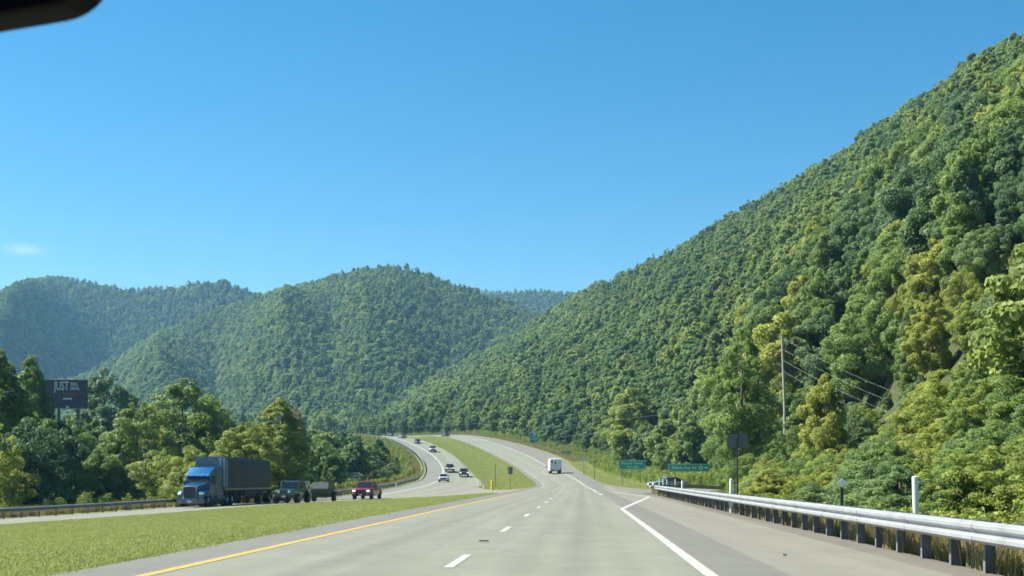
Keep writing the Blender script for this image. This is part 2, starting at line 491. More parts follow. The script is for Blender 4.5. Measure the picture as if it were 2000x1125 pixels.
# ---- pavement
def concrete(name, c0, c1, track=0.0, bump=.25, wear=None):
    m, t, p = nodes_of(name)
    g = N(t, 'ShaderNodeNewGeometry')
    al = N(t, 'ShaderNodeAttribute'); al.attribute_name = 'lat'
    ag = N(t, 'ShaderNodeAttribute'); ag.attribute_name = 'along'
    cv = N(t, 'ShaderNodeCombineXYZ')
    t.links.new(al.outputs['Fac'], cv.inputs[0])
    sc = N(t, 'ShaderNodeMath', operation='MULTIPLY'); sc.inputs[1].default_value = .045
    t.links.new(ag.outputs['Fac'], sc.inputs[0]); t.links.new(sc.outputs[0], cv.inputs[1])
    n1 = N(t, 'ShaderNodeTexNoise'); n1.inputs['Scale'].default_value = .8; n1.inputs['Detail'].default_value = 7; n1.inputs['Roughness'].default_value = .6
    t.links.new(cv.outputs[0], n1.inputs['Vector'])
    n2 = N(t, 'ShaderNodeTexNoise'); n2.inputs['Scale'].default_value = 38; n2.inputs['Detail'].default_value = 6
    t.links.new(g.outputs['Position'], n2.inputs['Vector'])
    r = N(t, 'ShaderNodeValToRGB')
    r.color_ramp.elements[0].position = .3; r.color_ramp.elements[0].color = (*c0, 1)
    r.color_ramp.elements[1].position = .7; r.color_ramp.elements[1].color = (*c1, 1)
    t.links.new(n1.outputs['Fac'], r.inputs['Fac'])
    mr = N(t, 'ShaderNodeMapRange'); mr.inputs['To Min'].default_value = .86; mr.inputs['To Max'].default_value = 1.14
    t.links.new(n2.outputs['Fac'], mr.inputs['Value'])
    val = mr.outputs[0]
    base = r.outputs['Color']
    if wear is not None:
        n3 = N(t, 'ShaderNodeTexNoise'); n3.inputs['Scale'].default_value = 7; n3.inputs['Detail'].default_value = 9; n3.inputs['Roughness'].default_value = .75
        t.links.new(g.outputs['Position'], n3.inputs['Vector'])
        wr_ = N(t, 'ShaderNodeValToRGB')
        wr_.color_ramp.elements[0].position = .40; wr_.color_ramp.elements[0].color = (.75, .75, .75, 1)
        wr_.color_ramp.elements[1].position = .52; wr_.color_ramp.elements[1].color = (0, 0, 0, 1)
        t.links.new(n3.outputs['Fac'], wr_.inputs['Fac'])
        wx = N(t, 'ShaderNodeMixRGB'); wx.inputs['Color2'].default_value = (*wear, 1)
        t.links.new(wr_.outputs['Color'], wx.inputs['Fac']); t.links.new(base, wx.inputs['Color1'])
        base = wx.outputs[0]
    else:
        # blotches, tar-sealed cracks and drips
        n4 = N(t, 'ShaderNodeTexNoise'); n4.inputs['Scale'].default_value = .55; n4.inputs['Detail'].default_value = 8; n4.inputs['Roughness'].default_value = .7
        t.links.new(g.outputs['Position'], n4.inputs['Vector'])
        m4 = N(t, 'ShaderNodeMapRange'); m4.inputs['From Min'].default_value = .3; m4.inputs['From Max'].default_value = .7; m4.inputs['To Min'].default_value = .90; m4.inputs['To Max'].default_value = 1.10
        t.links.new(n4.outputs['Fac'], m4.inputs['Value'])
        vo = N(t, 'ShaderNodeTexVoronoi'); vo.feature = 'DISTANCE_TO_EDGE'; vo.inputs['Scale'].default_value = .16; vo.inputs['Randomness'].default_value = 1
        nd = N(t, 'ShaderNodeMixRGB'); nd.blend_type = 'LINEAR_LIGHT'; nd.inputs['Fac'].default_value = .9
        t.links.new(g.outputs['Position'], nd.inputs['Color1']); t.links.new(n4.outputs['Color'], nd.inputs['Color2'])
        t.links.new(nd.outputs[0], vo.inputs['Vector'])
        ck = N(t, 'ShaderNodeMapRange'); ck.inputs['From Max'].default_value = .0055; ck.inputs['To Min'].default_value = .80; ck.inputs['To Max'].default_value = 1.0
        t.links.new(vo.outputs['Distance'], ck.inputs['Value'])
        a1 = N(t, 'ShaderNodeMath', operation='MULTIPLY'); t.links.new(val, a1.inputs[0]); t.links.new(m4.outputs[0], a1.inputs[1])
        a2 = N(t, 'ShaderNodeMath', operation='MULTIPLY'); t.links.new(a1.outputs[0], a2.inputs[0]); t.links.new(ck.outputs[0], a2.inputs[1])
        val = a2.outputs[0]
    if track:
        # wheel paths polished and oil drip down the middle of each 3.65 m lane
        md = N(t, 'ShaderNodeMath', operation='MODULO'); md.inputs[1].default_value = 3.65
        ad = N(t, 'ShaderNodeMath', operation='ADD'); ad.inputs[1].default_value = 36.5
        t.links.new(al.outputs['Fac'], ad.inputs[0]); t.links.new(ad.outputs[0], md.inputs[0])
        rr = N(t, 'ShaderNodeValToRGB')
        e = rr.color_ramp.elements
        e[0].position = 0; e[0].color = (.97, .97, .97, 1); e[1].position = 1; e[1].color = (.97, .97, .97, 1)
        for pos, v in ((.16, 1.0), (.27, 1 - track * .5), (.38, 1.0), (.5, 1 - track), (.62, 1.0), (.73, 1 - track * .5), (.84, 1.0)):
            q = e.new(pos); q.color = (v, v, v, 1)
        dv = N(t, 'ShaderNodeMath', operation='DIVIDE'); dv.inputs[1].default_value = 3.65
        t.links.new(md.outputs[0], dv.inputs[0]); t.links.new(dv.outputs[0], rr.inputs['Fac'])
        mm = N(t, 'ShaderNodeMath', operation='MULTIPLY')
        t.links.new(val, mm.inputs[0]); t.links.new(rr.outputs['Color'], mm.inputs[1])
        val = mm.outputs[0]
        # transverse joints every 6 m
        jm = N(t, 'ShaderNodeMath', operation='MODULO'); jm.inputs[1].default_value = 6.1
        t.links.new(ag.outputs['Fac'], jm.inputs[0])
        jc = N(t, 'ShaderNodeMath', operation='LESS_THAN'); jc.inputs[1].default_value = .035
        t.links.new(jm.outputs[0], jc.inputs[0])
        jx = N(t, 'ShaderNodeMath', operation='MULTIPLY_ADD'); jx.inputs[1].default_value = -.16; jx.inputs[2].default_value = 1.0
        t.links.new(jc.outputs[0], jx.inputs[0])
        m3 = N(t, 'ShaderNodeMath', operation='MULTIPLY')
        t.links.new(val, m3.inputs[0]); t.links.new(jx.outputs[0], m3.inputs[1])
        val = m3.outputs[0]
    hs = N(t, 'ShaderNodeHueSaturation')
    t.links.new(val, hs.inputs['Value']); t.links.new(base, hs.inputs['Color'])
    t.links.new(hs.outputs['Color'], p.inputs['Base Color'])
    p.inputs['Roughness'].default_value = .82
    p.inputs['Specular IOR Level'].default_value = .25
    b = N(t, 'ShaderNodeBump'); b.inputs['Strength'].default_value = bump; b.inputs['Distance'].default_value = .006
    t.links.new(n2.outputs['Fac'], b.inputs['Height']); t.links.new(b.outputs[0], p.inputs['Normal'])
    return m

M_CONC = concrete('lane_concrete', (.151, .158, .121), (.188, .196, .154), track=.16)
M_SHO = concrete('shoulder_concrete', (.152, .149, .119), (.186, .182, .148))
M_SEAL = concrete('shoulder_asphalt', (.120, .122, .102), (.146, .148, .126))
M_WHITE = concrete('white_road_paint', (.34, .35, .32), (.42, .43, .395), bump=.1, wear=(.19, .195, .165))
M_FADED = concrete('faded_yellow_paint', (.235, .225, .16), (.27, .26, .19), bump=.1)
M_YEL = concrete('yellow_road_paint', (.41, .265, .045), (.47, .32, .06), bump=.1, wear=(.22, .19, .10))

def strip(name, fa, fb, y0, y1, m, off, n=4, dy=2.0, lat0=None):
    ys = np.arange(y0, y1 + .01, dy)
    ss_ = np.linspace(0, 1, n + 1)
    a, b = np.asarray(fa(ys), float) + 0 * ys, np.asarray(fb(ys), float) + 0 * ys
    Xs = a[:, None] * (1 - ss_) + b[:, None] * ss_
    Ys = np.repeat(ys[:, None], n + 1, 1)
    Zs = corridor(Xs, Ys) + off
    k = n + 1
    fs = [(i * k + j, i * k + j + 1, (i + 1) * k + j + 1, (i + 1) * k + j) for i in range(len(ys) - 1) for j in range(n)]
    base = (a if lat0 is None else np.asarray(lat0(ys), float) + 0 * ys)[:, None]
    return [np.stack([Xs.ravel(), Ys.ravel(), Zs.ravel()], 1).tolist(), fs, ((Xs - base).ravel(), Ys.ravel())]

def join_strips(parts):
    v, f, la, ag = [], [], [], []
    for p in parts:
        o = len(v); v += p[0]; f += [tuple(i + o for i in q) for q in p[1]]
        la += list(p[2][0]); ag += list(p[2][1])
    return v, f, (la, ag)

def road(name, m, *parts):
    v, f, l = join_strips(parts)
    return structure(name, v, f, m, l)

WR = T([(-20, 1.74), (60, 1.74), (121, 1.5), (160, 1.1), (200, .3), (240, -1.2), (275, -3.8), (310, -8), (345, -13.2), (380, -20), (420, -29.6), (470, -43), (500, -54), (540, -73), (600, -118)])
YL = lambda y: EL(y) + np.interp(y, [-20, 15, 95, 190, 210], [1.15, 1.15, 1.4, 1.45, 1.3])
WL = lambda y: LL(y) + 4.4
road('road', M_CONC, strip('r', lambda y: YL(y) - .15, lambda y: WR(y) + .12, -12, 596, None, .030, 6, 2, lambda y: YL(y)))
road('shoulder', M_SEAL, strip('a', EL, lambda y: YL(y) - .15, -12, 596, None, .030, 2),
     strip('b', lambda y: WR(y) + .12, lambda y: WR(y) + .12 + (ER(y) - WR(y) - .12) * np.interp(y, [0, 104, 150, 200, 600], [.30, .30, .30, .98, .98]), -12, 596, None, .030, 2))
road('paved_shoulder', M_SHO, strip('c', lambda y: WR(y) + .12 + (ER(y) - WR(y) - .12) * np.interp(y, [0, 104, 150, 200, 600], [.30, .30, .30, .98, .98]), ER, -12, 198, None, .0302, 3))
road('gravel_edge', concrete('gravel_edge', (.095, .088, .07), (.16, .148, .12), bump=.8), strip('g', lambda y: ER(y) - .02, lambda y: ER(y) + .98, -12, 108, None, .026, 3))
road('oncoming_road', M_CONC, strip('l', lambda y: WL(y), LR, -12, 596, None, .030, 5, 2, WL))
road('oncoming_shoulder', concrete('grey_concrete', (.130, .136, .115), (.158, .163, .138)), strip('l2', lambda y: LL(y) + .35, WL, -12, 596, None, .030, 2))

# crossover between the carriageways
nearc = I([(-30, 112), (-24.5, 107), (-22.4, 114.6), (-20, 121.5), (-16.8, 126), (-11.8, 125.5), (-8.5, 117), (-6.8, 107)])
farc = I([(-26, 240), (-18, 215), (-16, 198), (-14, 182), (-11.5, 166), (-9, 152), (-7.8, 150), (-6.8, 163)])
xs = np.linspace(-24.4, -6.8, 45)
tt = np.linspace(0, 1, 34)
cx_ = np.repeat(xs[:, None], len(tt), 1)
cy_ = nearc(xs)[:, None] * (1 - tt) + farc(xs)[:, None] * tt
cz_ = corridor(cx_, cy_) + .024
k = len(tt)
structure('crossover', np.stack([cx_.ravel(), cy_.ravel(), cz_.ravel()], 1).tolist(),
          [(i * k + j, (i + 1) * k + j, (i + 1) * k + j + 1, i * k + j + 1) for i in range(len(xs) - 1) for j in range(k - 1)],
          concrete('crossover_concrete', (.158, .155, .125), (.19, .186, .15)), ((cx_ + 7).ravel(), cy_.ravel()))
# side road on the right
xs = np.concatenate([np.linspace(4.2, 20, 24), np.linspace(21, 25, 4)])
n0 = I([(4, 107), (6, 112), (9, 121), (13, 128), (20, 132), (60, 136)]); n1_ = I([(4, 200), (5, 184), (8, 172), (12, 160), (20, 151), (60, 150)])
tt = np.linspace(0, 1, 24)
cx_ = np.repeat(xs[:, None], len(tt), 1); cy_ = n0(xs)[:, None] * (1 - tt) + n1_(xs)[:, None] * tt
cz_ = height(cx_, cy_) + .045
k = len(tt)
structure('side_road', np.stack([cx_.ravel(), cy_.ravel(), cz_.ravel()], 1).tolist(),
          [(i * k + j, (i + 1) * k + j, (i + 1) * k + j + 1, i * k + j + 1) for i in range(len(xs) - 1) for j in range(k - 1)],
          MAT.setdefault('side_conc', concrete('side_road_concrete', (.14, .136, .11), (.168, .164, .132))), (cx_.ravel(), cy_.ravel()))

# painted lines
road('yellow_edge_line', M_YEL, strip('y', lambda y: YL(y) - .08, lambda y: YL(y) + .08, -12, 104, None, .036, 1, 2),
     strip('y', lambda y: YL(y) - .08, lambda y: YL(y) + .08, 104, 108, None, .036, 1, 2))
road('faded_edge_line', M_FADED, strip('y', lambda y: YL(y) - .05, lambda y: YL(y) + .09, 108, 560, None, .036, 1, 2))
road('white_edge_line', M_WHITE, strip('w', lambda y: WR(y) - .09, lambda y: WR(y) + .09, -12, 55, None, .036, 1, 1),
     strip('w', lambda y: WR(y) - .12, lambda y: WR(y) + .12, 101, 109, None, .036, 1, 1),
     strip('w', lambda y: WR(y) - .1, lambda y: WR(y) + .1, 119, 560, None, .036, 1, 2),
     strip('w', lambda y: 1.74 + (y - 55) * .085 - .1, lambda y: 1.74 + (y - 55) * .085 + .12, 55, 92, None, .037, 1, 1),
     strip('w', lambda y: 4.9 - (y - 92) * .06 - .12, lambda y: 4.9 - (y - 92) * .06 + .12, 92, 125, None, .037, 1, 1))
dash = lambda y: (YL(y) + WR(y)) / 2
road('lane_dashes', M_WHITE, *[strip('d', lambda y: dash(y) - .07, lambda y: dash(y) + .07, y0, y0 + 3.1, None, .0365, 1, 3.1 / 3) for y0 in np.arange(18.3 - 12.19, 290, 12.19)])
road('oncoming_lines', M_WHITE, strip('w', lambda y: WL(y) - .14, lambda y: WL(y) + .14, 60, 560, None, .0355, 1, 2),
     *[strip('d', lambda y: WL(y) + 3.75, lambda y: WL(y) + 3.89, y0, y0 + 3, None, .0355, 1, 1.5) for y0 in np.arange(130, 470, 12.2)])
road('oncoming_yellow_line', M_FADED, strip('w', lambda y: LR(y) - 1.0, lambda y: LR(y) - .86, 200, 560, None, .0355, 1, 2))


# ------------------------------------------------------------------ trees
def unit(v): return v / np.maximum(np.linalg.norm(v, axis=1, keepdims=True), 1e-9)

def leaves_mesh(name, C, Nn, L, Wd, rng, m):
    n = len(C)
    t = unit(np.cross(Nn, rng.normal(size=(n, 3))))
    b = np.cross(Nn, t)
    s = rng.uniform(.65, 1.3, size=(n, 1))
    l = L * s * .5; w = Wd * s * .5
    V = np.stack([C - t * l, C + b * w - t * l * .1 + Nn * w * .25, C + t * l, C - b * w - t * l * .1 + Nn * w * .25], 1).reshape(-1, 3)
    me = bpy.data.meshes.new(name)
    me.vertices.add(4 * n); me.vertices.foreach_set('co', V.ravel().astype(np.float32))
    me.loops.add(4 * n); me.loops.foreach_set('vertex_index', np.arange(4 * n, dtype=np.int32))
    me.polygons.add(n); me.polygons.foreach_set('loop_start', np.arange(0, 4 * n, 4, dtype=np.int32))
    me.update(); me.validate()
    me.materials.append(m)
    return me

def crown_points(shape, n_clump, n_leaf, rng, rcs=1.0):
    """leaf positions and normals of a crown for a tree 10 m high"""
    prof = {
        'round': ([.16, .26, .42, .60, .78, .92, 1.0], [.12, .27, .36, .39, .31, .17, .04]),
        'broad': ([.22, .32, .46, .62, .80, .93, 1.0], [.16, .36, .47, .49, .40, .22, .05]),
        'tall': ([.10, .20, .36, .55, .74, .90, 1.0], [.12, .24, .29, .29, .22, .12, .02]),
        'column': ([.02, .12, .30, .55, .75, .90, 1.0], [.14, .20, .22, .20, .15, .08, .01]),
        'bush': ([.0, .10, .30, .55, .75, .92, 1.0], [.36, .50, .56, .52, .40, .22, .06]),
        'cone': ([.03, .10, .30, .55, .78, 1.0], [.20, .29, .25, .17, .09, .01]),
    }[shape]
    hs = rng.uniform(prof[0][0], 1, n_clump * 4)
    rr = np.interp(hs, prof[0], prof[1])
    keep = rng.uniform(0, .56, len(hs)) < rr + .06
    hs, rr = hs[keep][:n_clump], rr[keep][:n_clump]
    a = rng.uniform(0, 2 * np.pi, len(hs))
    # a lopsided outline: some sides reach further out
    ph = rng.uniform(0, 6.28, 3)
    lop = 1 + .16 * np.sin(a + ph[0]) + .12 * np.sin(2 * a + ph[1]) + .12 * np.sin(hs * 9 + a + ph[2])
    rad = rr * 10 * np.sqrt(rng.uniform(.12, 1, len(hs))) * lop * .86
    cc = np.stack([rad * np.cos(a), rad * np.sin(a), hs * 9.6], 1)
    rc = rng.uniform(.55, 1.15, len(hs)) * (.55 + rr * 1.6)
    if shape in ('cone', 'column'): rc *= .85
    rc *= rcs * rng.choice([.6, .8, 1.0, 1.25], len(rc))
    k = rng.choice(len(hs), n_leaf, p=rc ** 2 / np.sum(rc ** 2))
    d = unit(rng.normal(size=(n_leaf, 3)) + np.array([0, 0, .35]))
    r = rc[k][:, None] * rng.uniform(.35, 1.0, (n_leaf, 1)) ** .5
    sq = np.array([1.15, 1.15, .72])
    C = cc[k] + d * r * sq
    C[:, 2] = np.maximum(C[:, 2], .05)
    out = unit(np.stack([cc[k][:, 0], cc[k][:, 1], np.full(n_leaf, 2.0)], 1))
    Nn = unit(d * .7 + out * .45 + rng.normal(size=(n_leaf, 3)) * .55 + np.array([0, 0, .25]))
    return C, Nn, cc, rc

def trunk_mesh(name, cc, rng, hfac=.8):
    b = MB()
    lean = rng.normal(size=2) * .25
    top = 10 * hfac
    zs = np.linspace(-.6, top, 7)
    b.tube([(lean[0] * (z / 10) ** 2, lean[1] * (z / 10) ** 2, z) for z in zs], [.24 * (1 - .8 * i / 6) + .02 for i in range(7)], 7)
    idx = rng.choice(len(cc), min(9, len(cc)), replace=False)
    for i in idx:
        e = Vector(cc[i]); z0 = max(.8, e.z - 1.0 - .5 * math.hypot(e.x, e.y))
        s = Vector((lean[0] * (z0 / 10) ** 2, lean[1] * (z0 / 10) ** 2, z0))
        mid = s.lerp(e, .5) + Vector((0, 0, -.15))
        b.tube([s, mid, e], [.085, .055, .02], 5)
    me = bpy.data.meshes.new(name)
    me.from_pydata(b.v, [], b.f); me.materials.append(BARK); me.shade_smooth()
    return me

PROTO = {}
def proto(key, shape, n_clump, n_leaf, L, Wd, seed, m=LEAF_FOREST, hfac=.8, rcs=1.0):
    rng = np.random.default_rng(seed)
    C, Nn, cc, rc = crown_points(shape, n_clump, n_leaf, rng, rcs)
    PROTO[key] = (leaves_mesh('crown', C, Nn, L, Wd, rng, m), trunk_mesh('trunk', cc, rng, hfac))
# close trees: leaf-sized faces
NEAR = []
for i, (sh, nc_, nl) in enumerate([('round', 58, 15000), ('tall', 56, 13000), ('broad', 66, 17000), ('bush', 60, 15000), ('round', 44, 12000), ('column', 48, 10000), ('bush', 48, 13000), ('tall', 46, 12000), ('cone', 60, 11000)]):
    proto(('near', i), sh, int(nc_ * 2.6), int(nl * 2.1), .23, .155, 100 + i, rcs=.72); NEAR.append(sh)
for i, (sh, nc_, nl) in enumerate([('round', 260, 46000), ('tall', 220, 38000), ('bush', 240, 46000), ('column', 160, 28000), ('round', 200, 40000)]):
    proto(('close', i), sh, nc_, nl, .175, .115, 400 + i, rcs=.55)
CLOSE = ['round', 'tall', 'bush', 'column', 'round']
# trees in the middle distance and in the woods
for i, (sh, nc_, nl) in enumerate([('round', 46, 4200), ('tall', 44, 3600), ('broad', 54, 4800), ('round', 36, 3800), ('column', 36, 3000), ('cone', 44, 3200)]):
    proto(('mid', i), sh, int(nc_ * 2.2), int(nl * 1.9), .46, .33, 200 + i, rcs=.75)
for i, (sh, nc_, nl) in enumerate([('round', 34, 900), ('broad', 40, 1000), ('tall', 30, 800), ('round', 28, 850), ('cone', 30, 650)]):
    proto(('far', i), sh, int(nc_ * 1.8), int(nl * 1.8), .90, .66, 300 + i, rcs=.8)

def make_tree(loc, h, key, kind, label, cat='tree', group=None, wid=1.0, rz=None, name='tree', trunk=True):
    rz = random.random() * 6.28 if rz is None else rz
    t = thing(name, label, cat, loc, rz, group)
    t.scale = (h / 10 * wid, h / 10 * wid, h / 10)
    cm, tm = PROTO[key]
    c = bpy.data.objects.new('crown', cm); COL.objects.link(c); c.parent = t
    if kind is not None:
        c.material_slots[0].link = 'OBJECT'; c.material_slots[0].material = LEAF[kind]
    if trunk:
        k = bpy.data.objects.new('trunk', tm); COL.objects.link(k); k.parent = t
    return t

random.seed(5)
rg = np.random.default_rng(12)

def hillfoot(x, y, i=3):
    px = PX0 + FPX * x / y
    return y - HILLS[i]['yf'](px)

def grid_pts(x0, x1, y0, y1, step, rng, jit=.42):
    gx_, gy_ = np.meshgrid(np.arange(x0, x1, step), np.arange(y0, y1, step))
    gx_ = gx_ + rng.uniform(-jit, jit, gx_.shape) * step + (np.arange(gx_.shape[0]) % 2)[:, None] * step * .5
    gy_ = gy_ + rng.uniform(-jit, jit, gy_.shape) * step
    return gx_.ravel(), gy_.ravel()

# every spot where a tree stands, near the roads first
spots = []     # x, y, height, side
# left belt: down the bank, as far as the valley
top_l = I([(-300, 640), (0, 668), (40, 690), (90, 712), (130, 728), (200, 716), (260, 735), (300, 742), (365, 728), (410, 745), (440, 790), (480, 800), (545, 775), (590, 790), (620, 815), (660, 835), (720, 852), (765, 850), (800, 870)])
x_, y_ = grid_pts(-230, -26, 66, 450, 7.0, rg)
d = LL(y_) - x_
px = PX0 + FPX * x_ / y_
ok = (d > 6.5) & (px > -170) & (px < 772) & ((y_ < 440) | (px < 735)) & (d < 75)
L_pts = np.stack([x_[ok], y_[ok], d[ok], px[ok]], 1)
for x, y, dd, p in L_pts:
    zg = H(x, y)
    ztop = CZ + (PY0 - float(top_l(p)) - random.uniform(-4, 34)) / FPX * y
    hmax = ztop - zg
    want = {True: random.uniform(6.5, 10.5), False: random.uniform(10, 19)}[dd < 16]
    if y > 200: want = random.uniform(8, 14)
    h = min(hmax, want)
    if h < 3.2: continue
    if dd < 9 and p > 700: h = min(h, random.uniform(3, 5.5))
    # keep the hoarding in view
    rr = .42 * h * FPX / y
    if p + rr > 98 and p - rr < 176 and y < 206: h = min(h, CZ + (PY0 - 796 - random.uniform(0, 25)) / FPX * y - zg)
    if h < 2.5: continue
    spots.append((x, y, h, 'L'))
top_r = I([(1490, 830), (1562, 830), (1575, 735), (1690, 770), (1745, 730), (1800, 705), (1880, 650), (1940, 575), (2000, 470), (2300, 300)])
# right-hand woods from the verge to the ridge
for (y0, y1, step) in ((24, 130, 4.8), (130, 330, 4.8), (330, 700, 5.3), (700, 1120, 6.2)):
    x_, y_ = grid_pts(-230, 520, y0, y1, step, rg)
    px = PX0 + FPX * x_ / y_
    yf = HILLS[3]['yf'](px); yr = HILLS[3]['yr'](px)
    dr = x_ - ER(np.clip(y_, -20, 640))
    ok = (px > 690) & (px < 2260) & (y_ < yr + 45) & (y_ > yf - np.where(y_ > 380, 90, np.where(y_ > 200, 40, 6))) & ((dr > np.where(y_ > 215, 7, 11)) | (y_ > 640)) & ((x_ < .40 * y_ + 22))
    ok &= ~((y_ > 120) & (y_ < 158) & (x_ < 25))
    ok &= ~((px > 1285) & (px < 1400) & (y_ < 172)) & ~((px > 1190) & (px < 1290) & (y_ < 212))
    for x, y in zip(x_[ok], y_[ok]):
        h = random.uniform(7, 15.5) if y > 330 else random.uniform(7, 15.5)
        if y < 120: h = random.uniform(5.0, 10.5)
        dd = y - float(HILLS[3]['yf'](PX0 + FPX * x / y))
        if dd < 6: h *= .72
        pp = PX0 + FPX * x / y
        if pp > 1490 and y < 150:
            cap = CZ + (PY0 - float(top_r(pp)) - random.uniform(0, 50)) / FPX * y - H(x, y)
            if cap > 2.2: h = min(h, cap)
            elif pp < 1565: continue
        if h < 1.8: continue
        spots.append((x, y, h, 'R'))

PXY = lambda x, y: PX0 + FPX * x / y
def colour_for(x, y, side):
    n = float(fbm(x / 23.0, y / 23.0, 31))
    r = random.random()
    if side == 'R' and y < 120: return 'yellow' if r < .3 else ('green' if r < .8 else 'pale')
    if side == 'L' and PXY(x, y) < 330: return 'green' if r < .45 else ('dark' if r < .85 else 'yellow')
    if n > .52: return 'yellow' if r < .5 else 'green'
    if n < .36: return 'dark' if r < .6 else 'green'
    return 'green' if r < .62 else ('yellow' if r < .84 else 'dark')

WORD = {'green': 'mid-green', 'yellow': 'yellowish green', 'dark': 'dark green', 'pale': 'pale green', 'rust': 'rusty red'}
def zone(x, y, side):
    p = PXY(x, y)
    if side == 'L':
        dl = float(LL(min(y, 640))) - x
        row = 'beside the oncoming road rail' if dl < 15 else 'deeper in the valley wood'
        if p < 70: w = 'left of the black billboard'
        elif p < 200: w = 'below the black billboard'
        elif p < 345: w = 'between billboard and blue truck'
        elif p < 540: w = 'behind the blue truck'
        elif p < 650: w = 'behind the dark green jeep'
        else: w = 'behind the red pickup'
        return w, row
    if y < 75: w = 'behind the near grey guardrail'
    elif y < 126: w = 'beyond the guardrail bend'
    elif p > 1500: w = 'below the utility pole wires'
    elif p > 1280: w = 'behind the road name sign'
    elif p > 1150: w = 'behind the two-line green sign'
    elif p > 1030: w = 'uphill of the white camper'
    else: w = 'above the far road bend'
    dd = y - float(HILLS[3]['yf'](p))
    return w, ('at the foot of the hill' if dd < 22 else 'up on the slope')

# the trees that show largest stand as things of their own; the rest are woods
def seen(s): return s[2] / s[1] if -60 < PXY(s[0], s[1]) < 2060 else 0
order = sorted(range(len(spots)), key=lambda i: -seen(spots[i]))
single = set(order[:270])
woods = {'L': [], 'R': []}
for i, (x, y, h, side) in enumerate(spots):
    if i not in single:
        woods[side].append((x, y, h)); continue
    kind = colour_for(x, y, side)
    near = y < 125
    dd = 99 if side == 'L' else y - float(HILLS[3]['yf'](PXY(x, y)))
    edge = (side == 'L' and float(LL(y)) - x < 15) or (side == 'R' and dd < 9)
    if near:
        key = ('near', random.choice([3, 6, 3, 6, 4])) if (h < 4 or (edge and y > 85)) else ('close', random.choice([0, 1, 1, 2, 3, 4]))
    else:
        key = ('near', random.choice([3, 6, 5, 4])) if edge else ('near', random.choice([0, 1, 2, 4, 5, 7, 0, 1, 8 if random.random() < .4 else 2]))
    if key == ('near', 8): kind = 'dark'
    w, row = zone(x, y, side)
    sh = (NEAR if key[0] == 'near' else CLOSE)[key[1]]
    form = {'round': 'rounded', 'tall': 'tall', 'broad': 'spreading', 'bush': 'bushy', 'column': 'narrow', 'cone': 'pointed'}[sh]
    label = '%s %s tree %s, %s' % (form, WORD[kind], w, row)
    bushy = sh == 'bush'
    z = H(x, y) - .15
    make_tree((x, y, z), h, key, kind, label, 'tree', 'roadside trees ' + w, random.uniform(.62, 1.0), name='broadleaf_tree' if sh != 'cone' else 'conifer')

# trees that stand out in the photograph
def star(px, py_top, py_base, Y, key, kind, label, wid=1.0, name='broadleaf_tree', base=None):
    x = gx(px, Y); zg = H(x, Y) if base is None else base
    ztop = CZ + (PY0 - py_top) / FPX * Y
    return make_tree((x, Y, zg - .2), ztop - zg, key, kind, label, 'tree', None, wid, name=name)
star(1447, 632, 950, 128, ('close', 0), 'green', 'large rounded green tree standing tallest at the roadside behind the grey sign back', .66)
star(1482, 790, 950, 140, ('near', 4), 'green', 'lower rounded green tree right beside the big roadside tree', .8)
star(1530, 590, 900, 165, ('near', 1), 'yellow', 'tall yellowish tree right behind the utility pole', 1.0)
star(1612, 722, 960, 96, ('near', 0), 'yellow', 'bright yellow-green tree under the utility wires', .62)
yr_ = min(np.arange(90, 260, 1.0), key=lambda q: abs(PY0 - (H(gx(1727, q), q) - CZ) * FPX / q - 742))
make_tree((gx(1727, yr_), yr_, H(gx(1727, yr_), yr_) - .2), 2.6, ('near', 3), 'rust', 'low rusty red shrub on the slope right of the utility pole', 'shrub', None, 1.3, name='shrub')
star(1985, 470, 900, 105, ('close', 1), 'yellow', 'tall yellow tree cut by the right edge of the view', .62)
star(1548, 815, 950, 136, ('near', 3), 'green', 'bushy green tree hiding the foot of the utility pole', .75)
star(548, 768, 980, 138, ('close', 1), 'yellow', 'tall bright yellow-green tree rising above the truck trailer', 1.05)
star(480, 812, 980, 128, ('close', 4), 'yellow', 'rounded yellow-green tree directly over the blue truck cab', 1.0)
star(362, 722, 980, 150, ('close', 4), 'green', 'broad green tree with the highest crown between billboard and truck', .95)
star(-12, 668, 980, 112, ('close', 1), 'green', 'tall leafy tree at the left edge beside the billboard', 1.0)
star(60, 684, 980, 150, ('close', 1), 'green', 'tall green tree covering the left end of the billboard', .62)
star(104, 800, 980, 150, ('close', 0), 'dark', 'dark rounded tree at the foot of the billboard', .8)
star(140, 806, 980, 158, ('close', 4), 'green', 'green tree right under the billboard letters', .85)
star(178, 790, 980, 165, ('close', 3), 'green', 'narrow green tree at the right end of the billboard', .7)
star(205, 712, 980, 230, ('close', 0), 'dark', 'dark spreading tree rising behind the right end of the billboard', .8)
star(270, 770, 980, 135, ('close', 4), 'green', 'rounded green tree halfway between billboard and truck', .8)
star(370, 866, 980, 113, ('near', 6), 'yellow', 'small yellow-green tree behind the blue truck hood', .9, 'small_tree')
star(635, 905, 985, 150, ('near', 5), 'green', 'slim pale tree between the jeep trailer and red pickup', .8, 'small_tree')
star(581, 789, 900, 330, ('near', 3), 'rust', 'rusty orange tree showing past the tall yellow tree', .26, 'small_tree')
star(1235, 745, 900, 285, ('near', 1), 'yellow', 'tall yellow-olive tree over the two-line green sign', 1.1)
star(1165, 790, 905, 400, ('near', 5), 'yellow', 'narrow yellow-green tree uphill of the route shield sign', 1.1)
star(1085, 800, 890, 460, ('near', 8), 'dark', 'dark pointed tree above the square green sign', 1.3, 'conifer')

